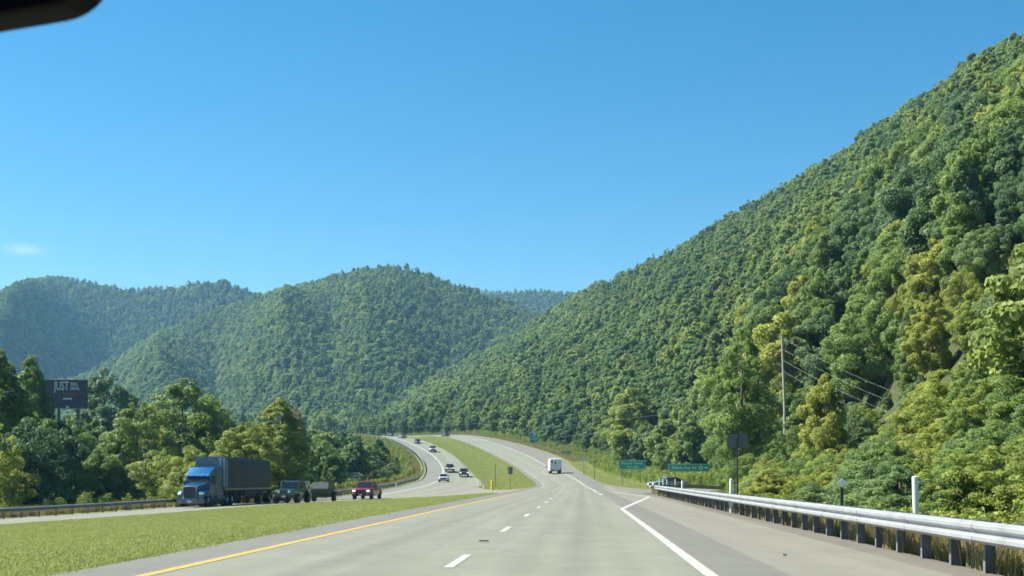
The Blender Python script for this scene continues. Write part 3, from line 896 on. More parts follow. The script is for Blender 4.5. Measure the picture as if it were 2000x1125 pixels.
# young trees in front of the left wood, just behind the oncoming rail
YNG = np.random.default_rng(15)
for i in range(46):
    y = 92 + 235 * ((i + YNG.uniform()) / 46) ** 1.25; x = float(LL(y)) - 4.5 - 5 * YNG.uniform()
    p = PXY(x, y)
    if p < 150 or p > 768: continue
    h = YNG.uniform(3.2, 6.6) if y < 200 else YNG.uniform(3.0, 5.5)
    if 655 < p < 735: h = min(h, 3.2)
    kd = ['yellow', 'green', 'yellow', 'pale', 'green', 'dark'][int(YNG.integers(0, 6))]
    w = 'ahead of the blue truck' if p < 345 else ('just behind the blue truck' if p < 540 else ('behind the off-roader and trailer' if p < 660 else 'by the oncoming rail bend'))
    make_tree((x, y, H(x, y) - .2), h, ('near', [3, 6, 4, 7][i % 4]), kd, 'young %s tree %s' % (WORD[kd], w), 'tree', 'young trees ' + w, YNG.uniform(.8, 1.25), name='small_tree')

# shrubs crowding down to the near guardrail
SHR = np.random.default_rng(8)
n_sh = 0
for i in range(400):
    y = 20 + 100 * SHR.uniform() ** 1.2; x = float(ER(y)) + 4.0 + 15 * SHR.uniform()
    p = PXY(x, y)
    if p > 2080 or (1270 < p < 1425 and y > 58): continue
    dr = x - float(ER(y))
    h = SHR.uniform(1.3, 2.6) + dr * .13
    if 1506 < p < 1562: h = min(h, 2.6)
    kd = 'yellow' if SHR.uniform() < .45 else ('green' if SHR.uniform() < .7 else 'pale')
    where = 'close behind the first guardrail spans' if y < 45 else ('behind the middle of the guardrail' if y < 80 else 'behind the far end of the guardrail')
    make_tree((x, y, H(x, y) - .15), h, ('near', [3, 6, 3, 6, 0][i % 5]), kd, 'leafy %s shrub %s' % (WORD[kd], where), 'shrub', 'shrubs ' + where, SHR.uniform(1.0, 1.5), name='shrub')
    n_sh += 1
    if n_sh >= 90: break

# ---- woods as masses: one object each, trees scattered with geometry nodes
def wood(name, label, pts, keys, hue=None):
    n = len(pts)
    P = np.array(pts, float)
    me = bpy.data.meshes.new(name)
    Z = height(P[:, 0], P[:, 1]) - .3
    me.vertices.add(n)
    me.vertices.foreach_set('co', np.stack([P[:, 0], P[:, 1], Z], 1).ravel().astype(np.float32))
    rng = np.random.default_rng(len(name) * 7 + n)
    sc = np.stack([P[:, 2] / 10 * rng.uniform(.62, 1.08, n)] * 2 + [P[:, 2] / 10], 1)
    a = me.attributes.new('scl', 'FLOAT_VECTOR', 'POINT'); a.data.foreach_set('vector', sc.ravel().astype(np.float32))
    a = me.attributes.new('rot', 'FLOAT_VECTOR', 'POINT'); a.data.foreach_set('vector', np.stack([rng.normal(0, .05, n), rng.normal(0, .05, n), rng.uniform(0, 6.28, n)], 1).ravel().astype(np.float32))
    # neighbouring trees favour the same kind
    f = fbm(P[:, 0] / 70, P[:, 1] / 70, 41)
    pk = np.floor((f * 2.2 + rng.uniform(0, 1, n)) * len(keys)).astype(np.int32) % len(keys)
    a = me.attributes.new('pick', 'INT', 'POINT'); a.data.foreach_set('value', pk)
    o = bpy.data.objects.new(name, me); COL.objects.link(o)
    tag(o, label, 'wood', None, 'stuff')
    ng = bpy.data.node_groups.new(name, 'GeometryNodeTree')
    ng.interface.new_socket('Geometry', in_out='INPUT', socket_type='NodeSocketGeometry')
    ng.interface.new_socket('Geometry', in_out='OUTPUT', socket_type='NodeSocketGeometry')
    gi = ng.nodes.new('NodeGroupInput'); go = ng.nodes.new('NodeGroupOutput')
    ip = ng.nodes.new('GeometryNodeInstanceOnPoints')
    jn = ng.nodes.new('GeometryNodeJoinGeometry')
    for k in keys[::-1]:
        oi = ng.nodes.new('GeometryNodeObjectInfo')
        oi.inputs['Object'].default_value = PROTO_OBJ[k]
        oi.inputs['As Instance'].default_value = True
        ng.links.new(oi.outputs['Geometry'], jn.inputs[0])
    def attr(nm, typ):
        q = ng.nodes.new('GeometryNodeInputNamedAttribute'); q.data_type = typ; q.inputs['Name'].default_value = nm
        return q.outputs['Attribute']
    ng.links.new(gi.outputs[0], ip.inputs['Points'])
    ng.links.new(jn.outputs[0], ip.inputs['Instance'])
    ip.inputs['Pick Instance'].default_value = True
    ng.links.new(attr('pick', 'INT'), ip.inputs['Instance Index'])
    e2r = ng.nodes.new('FunctionNodeEulerToRotation')
    ng.links.new(attr('rot', 'FLOAT_VECTOR'), e2r.inputs[0])
    ng.links.new(e2r.outputs[0], ip.inputs['Rotation'])
    ng.links.new(attr('scl', 'FLOAT_VECTOR'), ip.inputs['Scale'])
    ng.links.new(ip.outputs[0], go.inputs[0])
    md = o.modifiers.new('scatter', 'NODES'); md.node_group = ng
    return o

# one real tree of every kind stands in the woods; the masses repeat its crown
PROTO_OBJ = {}
cand = [s for s in woods['R'] if 330 < s[1] < 600]
random.shuffle(cand)
for k in [k for k in PROTO if k[0] in ('mid', 'far')]:
    x, y, h = cand.pop()
    woods['R'].remove((x, y, h))
    t = make_tree((x, y, H(x, y) - .3), h, k, None, 'tree in the middle of the wooded right slope', 'tree', 'trees on the right slope', name='broadleaf_tree')
    PROTO_OBJ[k] = [c for c in t.children if c.name.startswith('crown')][0]
mids = [('mid', 0), ('mid', 1), ('mid', 2), ('mid', 1), ('mid', 3), ('mid', 4), ('mid', 1)]
wood('valley_wood', 'dense green wood filling the valley left of the road', woods['L'], mids)
wood('right_hillside_wood', 'dense green wood covering the steep right hillside', woods['R'], mids + [('mid', 5)])
fars = [('far', 0), ('far', 2), ('far', 3), ('far', 2), ('far', 1), ('far', 2), ('far', 4)]
for i, nm, lb, step in ((0, 'left_ridge_wood', 'dark green wood covering the far left ridge', 7.0), (1, 'back_ridge_wood', 'dark wood on the farthest ridge in the gap between hills', 7.6), (2, 'middle_hill_wood', 'green wood covering the round middle hill', 5.9)):
    hd = HILLS[i]
    x_, y_ = grid_pts(-1500, 900, 560 if i == 2 else 1000, 2620, step, rg)
    px = PX0 + FPX * x_ / y_
    yf, yr = hd['yf'](px), hd['yr'](px)
    rngp = {0: (-160, 660), 1: (880, 1290), 2: (-160, 1180)}[i]
    lo = -60 if i < 2 else -230
    ok = (px > rngp[0]) & (px < rngp[1]) & (y_ > yf + lo) & (y_ < yr + 30)
    if i == 2: ok &= (y_ > 640 + 60 * (vnoise(x_ / 50, y_ / 50, 4))) & ~((y_ < 800) & (px > 640) & (px < 770))
    x_, y_ = x_[ok], y_[ok]
    wood(nm, lb, [(a, b, c) for a, b, c in zip(x_, y_, rg.uniform(7.5, 16, len(x_)))], fars)

# ------------------------------------------------------------------ grass and weeds
def tuft_mesh(name, n, h, spread, w, seed, m, lean=.5):
    rng = np.random.default_rng(seed)
    V = []; F = []
    for i in range(n):
        a = rng.uniform(0, 6.28); r = spread * math.sqrt(rng.uniform())
        x, y = r * math.cos(a), r * math.sin(a)
        b = rng.uniform(0, 6.28); hh = h * rng.uniform(.5, 1.1); l = lean * hh * rng.uniform(.2, 1)
        dx, dy = math.cos(b), math.sin(b); ww = w * rng.uniform(.7, 1.3)
        o = len(V)
        V += [(x - dy * ww, y + dx * ww, 0), (x + dy * ww, y - dx * ww, 0), (x + dx * l * .4 + dy * ww * .7, y + dy * l * .4 - dx * ww * .7, hh * .6), (x + dx * l * .4 - dy * ww * .7, y + dy * l * .4 + dx * ww * .7, hh * .6), (x + dx * l, y + dy * l, hh)]
        F += [(o, o + 1, o + 2, o + 3), (o + 3, o + 2, o + 4)]
    me = bpy.data.meshes.new(name); me.from_pydata(V, [], F); me.materials.append(m)
    return me

GRASS = leaf_mat('grass_blades', [(0, (.25, .29, .085)), (.6, (.30, .335, .10)), (1, (.38, .37, .14))], .35, .6, 2.0)
DRY = leaf_mat('dry_grass_blades', [(0, (.23, .20, .085)), (.6, (.30, .25, .11)), (1, (.17, .18, .055))], .3, .7, 2.0)
WEED = leaf_mat('weed_leaves', [(0, (.16, .235, .045)), (.6, (.22, .285, .05)), (1, (.30, .33, .055))], .3, .6, 2.0)

def carpet(name, label, pts, meshes, smin, smax, cat='grass'):
    """ground cover nobody could count: tufts repeated over the ground as one object"""
    me = bpy.data.meshes.new(name); P = np.array(pts, float); n = len(P)
    rng = np.random.default_rng(n)
    me.vertices.add(n); me.vertices.foreach_set('co', P.ravel().astype(np.float32))
    a = me.attributes.new('scl', 'FLOAT', 'POINT'); a.data.foreach_set('value', rng.uniform(smin, smax, n).astype(np.float32))
    a = me.attributes.new('pick', 'INT', 'POINT'); a.data.foreach_set('value', rng.integers(0, len(meshes), n).astype(np.int32))
    o = bpy.data.objects.new(name, me); COL.objects.link(o)
    tag(o, label, cat, None, 'stuff')
    ng = bpy.data.node_groups.new(name, 'GeometryNodeTree')
    ng.interface.new_socket('Geometry', in_out='INPUT', socket_type='NodeSocketGeometry')
    ng.interface.new_socket('Geometry', in_out='OUTPUT', socket_type='NodeSocketGeometry')
    gi = ng.nodes.new('NodeGroupInput'); go = ng.nodes.new('NodeGroupOutput')
    ip = ng.nodes.new('GeometryNodeInstanceOnPoints'); jn = ng.nodes.new('GeometryNodeJoinGeometry')
    for src in meshes[::-1]:
        oi = ng.nodes.new('GeometryNodeObjectInfo'); oi.inputs['Object'].default_value = src; oi.inputs['As Instance'].default_value = True
        ng.links.new(oi.outputs['Geometry'], jn.inputs[0])
    def attr(nm, typ):
        q = ng.nodes.new('GeometryNodeInputNamedAttribute'); q.data_type = typ; q.inputs['Name'].default_value = nm
        return q.outputs['Attribute']
    rv = ng.nodes.new('FunctionNodeRandomValue'); rv.data_type = 'FLOAT_VECTOR'
    rv.inputs[0].default_value = (-.12, -.12, 0); rv.inputs[1].default_value = (.12, .12, 6.28)
    e2r = ng.nodes.new('FunctionNodeEulerToRotation'); ng.links.new(rv.outputs[0], e2r.inputs[0])
    ng.links.new(e2r.outputs[0], ip.inputs['Rotation'])
    ng.links.new(gi.outputs[0], ip.inputs['Points']); ng.links.new(jn.outputs[0], ip.inputs['Instance'])
    ip.inputs['Pick Instance'].default_value = True
    ng.links.new(attr('pick', 'INT'), ip.inputs['Instance Index']); ng.links.new(attr('scl', 'FLOAT'), ip.inputs['Scale'])
    ng.links.new(ip.outputs[0], go.inputs[0])
    o.modifiers.new('scatter', 'NODES').node_group = ng
    return o

def plant(name, label, me, loc, s=1.0, cat='plant', group=None):
    o = bpy.data.objects.new(name, me); COL.objects.link(o)
    o.location = loc; o.scale = (s, s, s); o.rotation_euler = (0, 0, random.random() * 6)
    return tag(o, label, cat, group, 'stuff')

# median turf
g_src = [plant('grass_tuft', 'tuft of median grass at the yellow line pavement edge', tuft_mesh('grass_tuft', 44, .048, .28, .006, 50 + i, GRASS), (-7.3 - .25 * i, 24 + 3 * i, H(-7.3 - .25 * i, 24 + 3 * i)), 1, 'grass', 'grass tufts on the median') for i in range(3)]
ys = rg.uniform(14, 126, 90000) ** 1.0
ys = 14 + (ys - 14) ** 1.0
keep = rg.uniform(0, 1, len(ys)) < np.interp(ys, [14, 40, 126], [1, .75, .35])
ys = ys[keep]
tq = rg.uniform(0, 1, len(ys))
xa = np.maximum(LR(ys), -.62 * ys - 6); xb = EL(ys) - .05
xs = xa + (xb - xa) * tq
ok = (xs < xb) & (ys < nearc(xs) - .2)
xs, ys = xs[ok], ys[ok]
carpet('median_grass', 'mown green grass on the median between the carriageways', np.stack([xs, ys, corridor(xs, ys)], 1), g_src, .7, 1.25)
# far median beyond the crossover and the right verge
ys = rg.uniform(150, 480, 42000); tq = rg.uniform(0, 1, len(ys)); xs = LR(ys) + (EL(ys) - LR(ys)) * tq
ok = (ys > farc(xs) + .3)
p1 = np.stack([xs[ok], ys[ok], corridor(xs, ys)[ok]], 1)
ys = rg.uniform(170, 420, 22000); xs = ER(ys) + .2 + rg.uniform(0, 14, len(ys)) ** 1.0
ok = ~((ys < 205) & (ys < n1_(xs) + .5))
p2 = np.stack([xs[ok], ys[ok], height(xs, ys)[ok]], 1)
carpet('verge_grass', 'green grass on the far median and right verge', np.concatenate([p1, p2]), g_src, 1.0, 2.2)
# weeds and dry grass behind the near rail, down the left bank
d_src = [plant('dry_grass_clump', 'clump of tall dry grass behind the grey guardrail', tuft_mesh('dry_grass_clump', 40, .8, .3, .011, 60 + i, DRY, .45), (6.9 + .5 * i, 20 + 4 * i, H(6.9 + .5 * i, 20 + 4 * i)), 1, 'grass', 'dry grass behind the rail') for i in range(3)]
ys = 8 + rg.uniform(0, 1, 11000) ** 1.25 * 104; xs = ER(ys) + .95 + rg.uniform(0, 1, len(ys)) ** 1.1 * 9
p1 = np.stack([xs, ys, height(xs, ys)], 1)
ys = rg.uniform(70, 480, 26000); xs = LL(ys) - 1.2 - rg.uniform(0, 1, len(ys)) ** 1.3 * np.interp(ys, [70, 250, 480], [11, 14, 40])
p2 = np.stack([xs, ys, height(xs, ys)], 1)
ys = rg.uniform(330, 600, 16000); xs = ER(ys) + .8 + rg.uniform(0, 1, len(ys)) * 22
p3 = np.stack([xs, ys, height(xs, ys)], 1)
carpet('dry_grass', 'tall dry straw-coloured grass behind the guardrails and on the far verge', np.concatenate([p1, p2, p3]), d_src, .45, 1.15)
rngw = np.random.default_rng(77)
def weed_mesh(name, seed, m):
    r = np.random.default_rng(seed)
    n = 420
    h = r.uniform(.05, 1.2, n); a = r.uniform(0, 6.28, n); rad = .42 * np.sqrt(r.uniform(0, 1, n)) * (1.15 - h * .5)
    C = np.stack([rad * np.cos(a), rad * np.sin(a), h], 1)
    Nn = unit(r.normal(size=(n, 3)) * .6 + np.array([0, 0, .8]))
    return leaves_mesh(name, C, Nn, .115, .06, r, m)
w_src = [plant('weed_clump', 'leafy yellow-green weed clump behind the guardrail posts', weed_mesh('weed_clump', 90 + i, WEED), (7.6 + i * .7, 26 + 6 * i, H(7.6 + i * .7, 26 + 6 * i)), 1, 'plant', 'leafy weeds behind the rail') for i in range(3)]
ys = 9 + rg.uniform(0, 1, 4200) ** 1.15 * 112; xs = ER(ys) + 2.0 + rg.uniform(0, 1, len(ys)) ** .75 * 15
ok = ~((PX0 + FPX * xs / ys > 1265) & (PX0 + FPX * xs / ys < 1425) & (ys > 62))
p1 = np.stack([xs, ys, height(xs, ys)], 1)[ok]
ys = rg.uniform(156, 600, 9000); xs = ER(ys) + np.interp(ys, [156, 300, 600], [8, 5, 3]) + rg.uniform(0, 1, len(ys)) * np.interp(ys, [156, 300, 600], [12, 12, 40])
ok = ~((ys < 205) & (ys < n1_(xs) + 1.5))
p2 = np.stack([xs[ok], ys[ok], height(xs, ys)[ok]], 1)
ys = rg.uniform(100, 480, 9000); xs = LL(ys) - 2.5 - rg.uniform(0, 1, len(ys)) * np.interp(ys, [100, 250, 480], [16, 20, 50])
p3 = np.stack([xs, ys, height(xs, ys)], 1)
carpet('weeds', 'leafy yellow-green weeds and undergrowth at the edge of the woods', np.concatenate([p1, p2, p3]), w_src, .45, 1.35, 'undergrowth')

# ------------------------------------------------------------------ air
hz = MB().box((-150, 1260, 215), (3600, 3300, 490)).build('haze')
hm = bpy.data.materials.new('haze_air'); hm.use_nodes = True
t = hm.node_tree
t.nodes.remove(t.nodes['Principled BSDF'])
pv = t.nodes.new('ShaderNodeVolumePrincipled')
pv.inputs['Color'].default_value = (.30, .64, 1.0, 1)
pv.inputs['Density'].default_value = 0.0001
pv.inputs['Anisotropy'].default_value = .15
t.links.new(pv.outputs[0], t.nodes['Material Output'].inputs['Volume'])
hz.data.materials.append(hm)
tag(hz, 'pale blue summer haze hanging in the whole valley', 'haze', None, 'stuff')

# ------------------------------------------------------------------ guardrails
GALV = mat('galvanised_steel', (.33, .35, .36), .42, .35, .16, 1.6, .1)
GALV_OLD = mat('weathered_steel', (.20, .22, .23), .55, .3, .2, 2.0, .1)
POST = mat('rail_post_steel', (.16, .17, .18), .6, .3, .2, 5.0, .15)
WPROF = [(0.0, 0.0), (-.070, .036), (-.083, .050), (-.083, .100), (-.070, .114), (-.006, .142), (-.006, .170), (-.070, .198), (-.083, .212), (-.083, .262), (-.070, .276), (0.0, .312)]

def wbeam(mb, path, toward):
    """a W-section rail swept along a path; toward = +1 / -1 turns its face"""
    P = [Vector(p) for p in path]
    rings = []
    for i, p in enumerate(P):
        d = (P[min(i + 1, len(P) - 1)] - P[max(i - 1, 0)]); d.z = 0; d.normalize()
        n = Vector((d.y, -d.x, 0)) * toward
        front = [p - n * (a * 1.0) + Vector((0, 0, z)) for a, z in WPROF]
        back = [p - n * (a * 1.0) - n * .006 + Vector((0, 0, z)) for a, z in WPROF][::-1]
        rings.append(front + back)
    mb.loft(rings)
    return mb

def ipost(mb, x, y, z0, z1, rz=0.0):
    h = z1 - z0; zc = (z0 + z1) / 2
    c, s = math.cos(rz), math.sin(rz)
    for (dx, dy, sx, sy) in ((0, -.072, .10, .008), (0, .072, .10, .008), (0, 0, .007, .136)):
        mb.box((x + dx * c - dy * s, y + dx * s + dy * c, zc), (sx, sy, h), rz)
    return mb

g = thing('guardrail', 'bright grey steel guardrail along the near right shoulder', 'guardrail', (5.6, 12, H(5.6, 12)))
def gp(x, y, z): return (x - g.location.x, y - g.location.y, z - g.location.z)
yy = list(np.arange(3, 101, 1.6)) + [101.5, 104, 106.2, 108, 109.3]
RX = lambda y: 5.52 + max(0, y - 8) * .0036 + (max(0, y - 101) ** 2) * .055
path = [gp(RX(y), y, -.15 + .50 + (y > 60) * (y - 60) * .001) for y in yy]
path += [gp(RX(109.3) + .9, 111.2, .33), gp(RX(109.3) + 2.3, 113.6, .27), gp(RX(109.3) + 4.0, 117, .2), gp(RX(109.3) + 5.6, 121.5, .12), gp(RX(109.3) + 6.6, 127, .05)]
wbeam(MB(), path, -1).build('rail', GALV, g)
yp = np.arange(4.6, 109, 1.72)
for y in yp:
    x = RX(y) + .26
    b = ipost(MB(), *gp(x + .04, y, 0)[:2], H(x, y) - .5 - g.location.z, -.15 + .80 - g.location.z, R(90)); b.build('post', POST, g)
bb = MB()
for y in yp: bb.box(gp(RX(y) + .13, y, -.15 + .66), (.16, .13, .30))
bb.build('spacer_blocks', POST, g)['kind'] = 'stuff'
# bolt heads and lap joints
bb = MB()
for y in yp[::2]: bb.box(gp(RX(y) - .002, y, -.15 + .656), (.014, .045, .03)); 
bb.build('splice_bolts', GALV_OLD, g)['kind'] = 'stuff'

lap = MB()
for y in np.arange(6.5, 100, 3.81):
    wbeam(lap, [gp(RX(y) - .006, y, -.15 + .497), gp(RX(y + .07) - .006, y + .07, -.15 + .499)], -1)
lap.build('lap_joints', mat('galvanised_dull', (.26, .27, .28), .5, .3, .2, 6), g)['kind'] = 'stuff'

g2 = thing('guardrail', 'dark weathered guardrail along the outside of the oncoming carriageway', 'guardrail', (float(LL(120)), 120, H(float(LL(120)), 120)))
def gp(x, y, z): return (x - g2.location.x, y - g2.location.y, z - g2.location.z)
ya = np.arange(52, 505, 2.0)
wbeam(MB(), [gp(float(LL(y)) - .1, y, float(zL(y) + zLLo(y)) + .44) for y in ya], 1).build('rail', GALV_OLD, g2, smooth=True)
yp = np.arange(84, 284, 2.0)
for y in yp[:99]:
    x = float(LL(y)) - .32
    z = float(zL(y) + zLLo(y))
    ipost(MB(), *gp(x, y, 0)[:2], z - .4 - g2.location.z, z + .72 - g2.location.z).build('post', GALV_OLD, g2)
b = MB()
for y in list(np.arange(54, 83, 2.0)) + list(np.arange(284, 500, 2.0)):
    x = float(LL(y)) - .32; z = float(zL(y) + zLLo(y))
    b.box(gp(x, y, z + .2), (.12, .16, 1.1))
b.build('far_posts', GALV_OLD, g2)['kind'] = 'stuff'

# ------------------------------------------------------------------ marker posts
WHITE_PL = mat('white_plastic', (.72, .72, .64), .5, 0, .08, 8)
YEL_PL = mat('yellow_plastic', (.75, .56, .05), .5, 0, .08, 8)
DARKPOST = mat('dark_post_steel', (.065, .075, .07), .6, .3, .2, 6)
GREYBACK = mat('sign_back_aluminium', (.115, .125, .125), .5, .3, .1, 2)
REFL = mat('white_reflector', (.90, .91, .88), .3, 0, .05, 8)
def marker(px, ptop, Y, w, label, m=WHITE_PL, lean=0.0, group=None, name='marker_post', x=None, cap=True):
    x = gx(px, Y) if x is None else x
    z0 = H(x, Y)
    zt = CZ + (PY0 - ptop) / FPX * Y
    t = thing(name, label, 'marker post', (x, Y, z0), 0, group)
    h = zt - z0
    k = 16
    rings = []
    for s in (-.25, h * .5, h - w * .35, h - w * .1, h):
        rr = w / 2 * (1.0 if s < h - w * .3 else (.9 if s < h - .01 else .45))
        rings.append([(lean * s + rr * math.cos(a), rr * .8 * math.sin(a), s) for a in [2 * math.pi * j / k for j in range(k)]])
    MB().loft(rings).build('post', m, t, smooth=True)
    if cap:
        MB().box((lean * h * .8, -w * .42, h * .86), (w * .7, .006, min(.12, h * .1))).build('reflector', REFL, t)
    return t
marker(1792, 930, 25.5, .125, 'thick white round marker post behind the nearest guardrail span', lean=-.03, cap=False)
marker(1428, 935, 51, .13, 'white marker post left of the tall grey sign back', cap=False)
marker(1333, 939, 78, .14, 'short white marker post in front of the road name sign', cap=False)
marker(961, 938, 158, .30, 'yellow marker post at the near tip of the far median', YEL_PL, cap=False)
marker(945, 947.5, 170, .14, 'short pale post left of the yellow median post', cap=False)
marker(1161, 912, 236, .12, 'small dark-topped delineator on the right verge grass', DARKPOST)
for px, w, lb in ((1288, .10, 'first thin white post left of the silver car on the rail bend'), (1295, .10, 'second thin white post in front of the silver car'), (1302.5, .08, 'third thin post in front of the silver car'), (1319, .09, 'thin grey post right of the silver car')):
    marker(px, 936, 107 if px > 1290 else 104, w, lb, cap=False, group='thin posts on the guardrail bend')
marker(664, 955, 172, .28, 'white post behind the oncoming rail between jeep and red pickup', cap=False)
marker(774, 944, 205, .18, 'white delineator post behind the oncoming rail bend', cap=False, x=gx(774, 205))
# diamond reflector on a dark post
x, Y = gx(1644, 31), 31
t = thing('reflector_post', 'dark post with a white diamond reflector behind the guardrail', 'marker post', (x, Y, H(x, Y)))
zt = CZ + (PY0 - 943) / FPX * Y - H(x, Y)
MB().box((0, 0, zt / 2 - .1), (.075, .05, zt + .2)).build('post', DARKPOST, t)
MB().loft([[(.115 * math.sin(a), -.03, zt + .115 * math.cos(a)) for a in [k * math.pi / 2 for k in range(4)]], [(.115 * math.sin(a), -.045, zt + .115 * math.cos(a)) for a in [k * math.pi / 2 for k in range(4)]]]).build('reflector', REFL, t)

# ------------------------------------------------------------------ signs
SGREEN = mat('sign_green', (.014, .31, .21), .45, 0, .08, 1.5)
SWHITE = mat('sign_white', (.62, .66, .62), .45, 0, .06, 2)
SBLACK = mat('sign_black', (.012, .012, .012), .5, 0, .1, 2)
SRED = mat('sign_red', (.40, .035, .03), .45, 0, .1, 2)
def text_mesh(s, size, m, parent, loc, name='lettering', align='CENTER', depth=.004, bold=0.012, sx=1.0):
    c = bpy.data.curves.new(name, 'FONT')
    c.body = s; c.size = size; c.align_x = align; c.align_y = 'CENTER'; c.extrude = depth; c.offset = bold * size
    c.resolution_u = 3
    o = bpy.data.objects.new(name, c)
    COL.objects.link(o)
    dg = bpy.context.evaluated_depsgraph_get()
    me = bpy.data.meshes.new_from_object(o.evaluated_get(dg))
    bpy.data.objects.remove(o)
    me.materials.clear(); me.materials.append(m)
    t = bpy.data.objects.new(name, me); COL.objects.link(t)
    t.rotation_euler = (R(90), 0, 0); t.location = loc; t.parent = parent; t.scale = (sx, 1, 1)
    return t
def rrect(w, h, r, y, n=5):
    pts = []
    for cx, cz, a0 in ((w/2-r, h/2-r, 0), (-w/2+r, h/2-r, 90), (-w/2+r, -h/2+r, 180), (w/2-r, -h/2+r, 270)):
        for k in range(n + 1):
            a = R(a0 + 90 * k / n); pts.append((cx + r * math.cos(a), y, cz + r * math.sin(a)))
    return pts
def plate(w, h, m, parent, cz, name='panel', y=0.0, th=.012, r=None, cx=0.0):
    r = min(w, h) * .08 if r is None else r
    p0 = [(a + cx, b, c + cz) for a, b, c in rrect(w, h, r, y)]
    p1 = [(a, b - th, c) for a, b, c in p0]
    return MB().loft([p0, p1]).build(name, m, parent)
def border(w, h, t_, m, parent, cz, y, r=None):
    r = min(w, h) * .08 if r is None else r
    o = rrect(w, h, r, y); i = rrect(w - 2 * t_, h - 2 * t_, max(r - t_, .01), y)
    n = len(o); vs = []; fs = []
    for yy_ in (0, -.004):
        vs += [(a, b + yy_, c + cz) for a, b, c in o] + [(a, b + yy_, c + cz) for a, b, c in i]
    for j in range(n):
        k = (j + 1) % n
        fs += [(j, k, n + k, n + j), (2*n + j, 3*n + j, 3*n + k, 2*n + k), (j, 2*n + j, 2*n + k, k), (n + j, n + k, 3*n + k, 3*n + j)]
    return MB().add(vs, fs).build('border', m, parent)
def sign(px, py, Y, w, h, label, m=SGREEN, posts=(-.33, .33), pm=GALV_OLD, rz=0, name='road_sign', bord=True, z0=None, pw=.1, cat='sign'):
    x = gx(px, Y); zg = H(x, Y) if z0 is None else z0
    t = thing(name, label, cat, (x, Y, zg), rz)
    cz = CZ + (PY0 - py) / FPX * Y - zg
    plate(w, h, m, t, cz)
    for p in posts:
        MB().box((p * w, .06, (cz + h * .4) / 2 - .2), (pw, pw * .8, cz + h * .4 + .4)).build('post', pm, t)
    if bord: border(w * .985, h * .96, min(w, h) * .05, SWHITE, t, cz, -.0145)
    return t, cz
# road name sign
t, cz = sign(1345.5, 913.5, 165, 5.35, 1.0, 'long green road name sign with white letters, number shield and arrow', rz=0)
text_mesh('Pelanic Run Rd', .60, SWHITE, t, (-.62, -.018, cz), sx=.87)
MB().cyl((1.52, -.02, cz), .27, .006, 'y', 24).build('number_shield', SWHITE, t)
text_mesh('80', .30, SBLACK, t, (1.52, -.027, cz))
MB().add([(a, yv, c + cz) for yv in (-.016, -.022) for a, c in ((1.98, .07), (2.2, .07), (2.2, .20), (2.5, 0), (2.2, -.20), (2.2, -.07), (1.98, -.07))],
         [tuple(range(7)), tuple(range(13, 6, -1))] + [(i, i + 7, (i + 1) % 7 + 7, (i + 1) % 7) for i in range(7)]).build('arrow', SWHITE, t)
# bare back of a small sign left of it
t, cz = sign(1303.5, 909, 172, 1.0, 1.15, 'grey back of a small square sign at the left end of the road name sign', GREYBACK, (.2,), bord=False)
# two-line sign
t, cz = sign(1235, 908, 205, 4.4, 1.5, 'green two-line sign with white letters beside the bushes', posts=(-.35, .30))
text_mesh('Memorial Tourism', .50, SWHITE, t, (-.05, -.018, cz + .27), sx=.93)
text_mesh('Hwy 2887', .42, SWHITE, t, (.1, -.018, cz - .32), sx=1.05)
# dark back of a stop sign
x, Y = gx(1266, 186), 186
t = thing('stop_sign', 'dark back of an eight-sided sign at the right end of the two-line sign', 'sign', (x, Y, H(x, Y)))
cz = CZ + (PY0 - 905) / FPX * Y - H(x, Y)
MB().cyl((0, 0, cz), .45, .012, 'y', 8).build('panel', mat('dark_sign_back', (.035, .037, .035), .6), t)
MB().box((0, .05, cz / 2), (.07, .06, cz + .4)).build('post', WHITE_PL, t)
# big square guide sign, smaller one behind the camper, far one
t, cz = sign(1044.5, 855.5, 405, 3.75, 3.7, 'square green guide sign with a white shield and three lines at the wood edge', posts=(-.3, .3), pw=.16)
plate(.85, .85, SWHITE, t, cz + 1.22, 'route_shield', -.016, r=.2)
text_mesh('119', .42, SBLACK, t, (0, -.034, cz + 1.22))
for i, (s, dz) in enumerate((('Williamson', .35), ('Logan', -.35), ('17', -1.15))):
    text_mesh(s, .55, SWHITE, t, (0.1, -.02, cz + dz), sx=1.0)
t, cz = sign(1105, 885.5, 352, 2.4, 1.35, 'small faded green sign between camper and wood edge', posts=(-.3, .3))
MB().box((0, -.018, cz + .2), (1.7, .006, .18)).build('lettering', SWHITE, t)
t, cz = sign(803.5, 837.5, 590, 3.9, 2.6, 'farthest green sign beside the road crest', posts=(-.3, .3), pw=.2)
MB().box((-.2, -.018, cz + .6), (.8, .006, .7)).box((0, -.018, cz - .4), (2.6, .006, .35)).build('lettering', SWHITE, t)
# route marker on the right verge
x, Y = gx(1142, 258), 258
t = thing('route_marker', 'white route shield under a small plate on two thin posts on the verge', 'sign', (x, Y, H(x, Y)))
cz = CZ + (PY0 - 897) / FPX * Y - H(x, Y)
plate(.78, .78, SWHITE, t, cz, 'panel', r=.12)
plate(.60, .32, SWHITE, t, cz + .62, 'plate', r=.05)
text_mesh('119', .34, SBLACK, t, (0, -.018, cz))
text_mesh('SOUTH', .15, SBLACK, t, (0, -.018, cz + .62))
for s in (-.2, .2): MB().box((s, .05, cz / 2), (.07, .06, cz + .5)).build('post', DARKPOST, t)
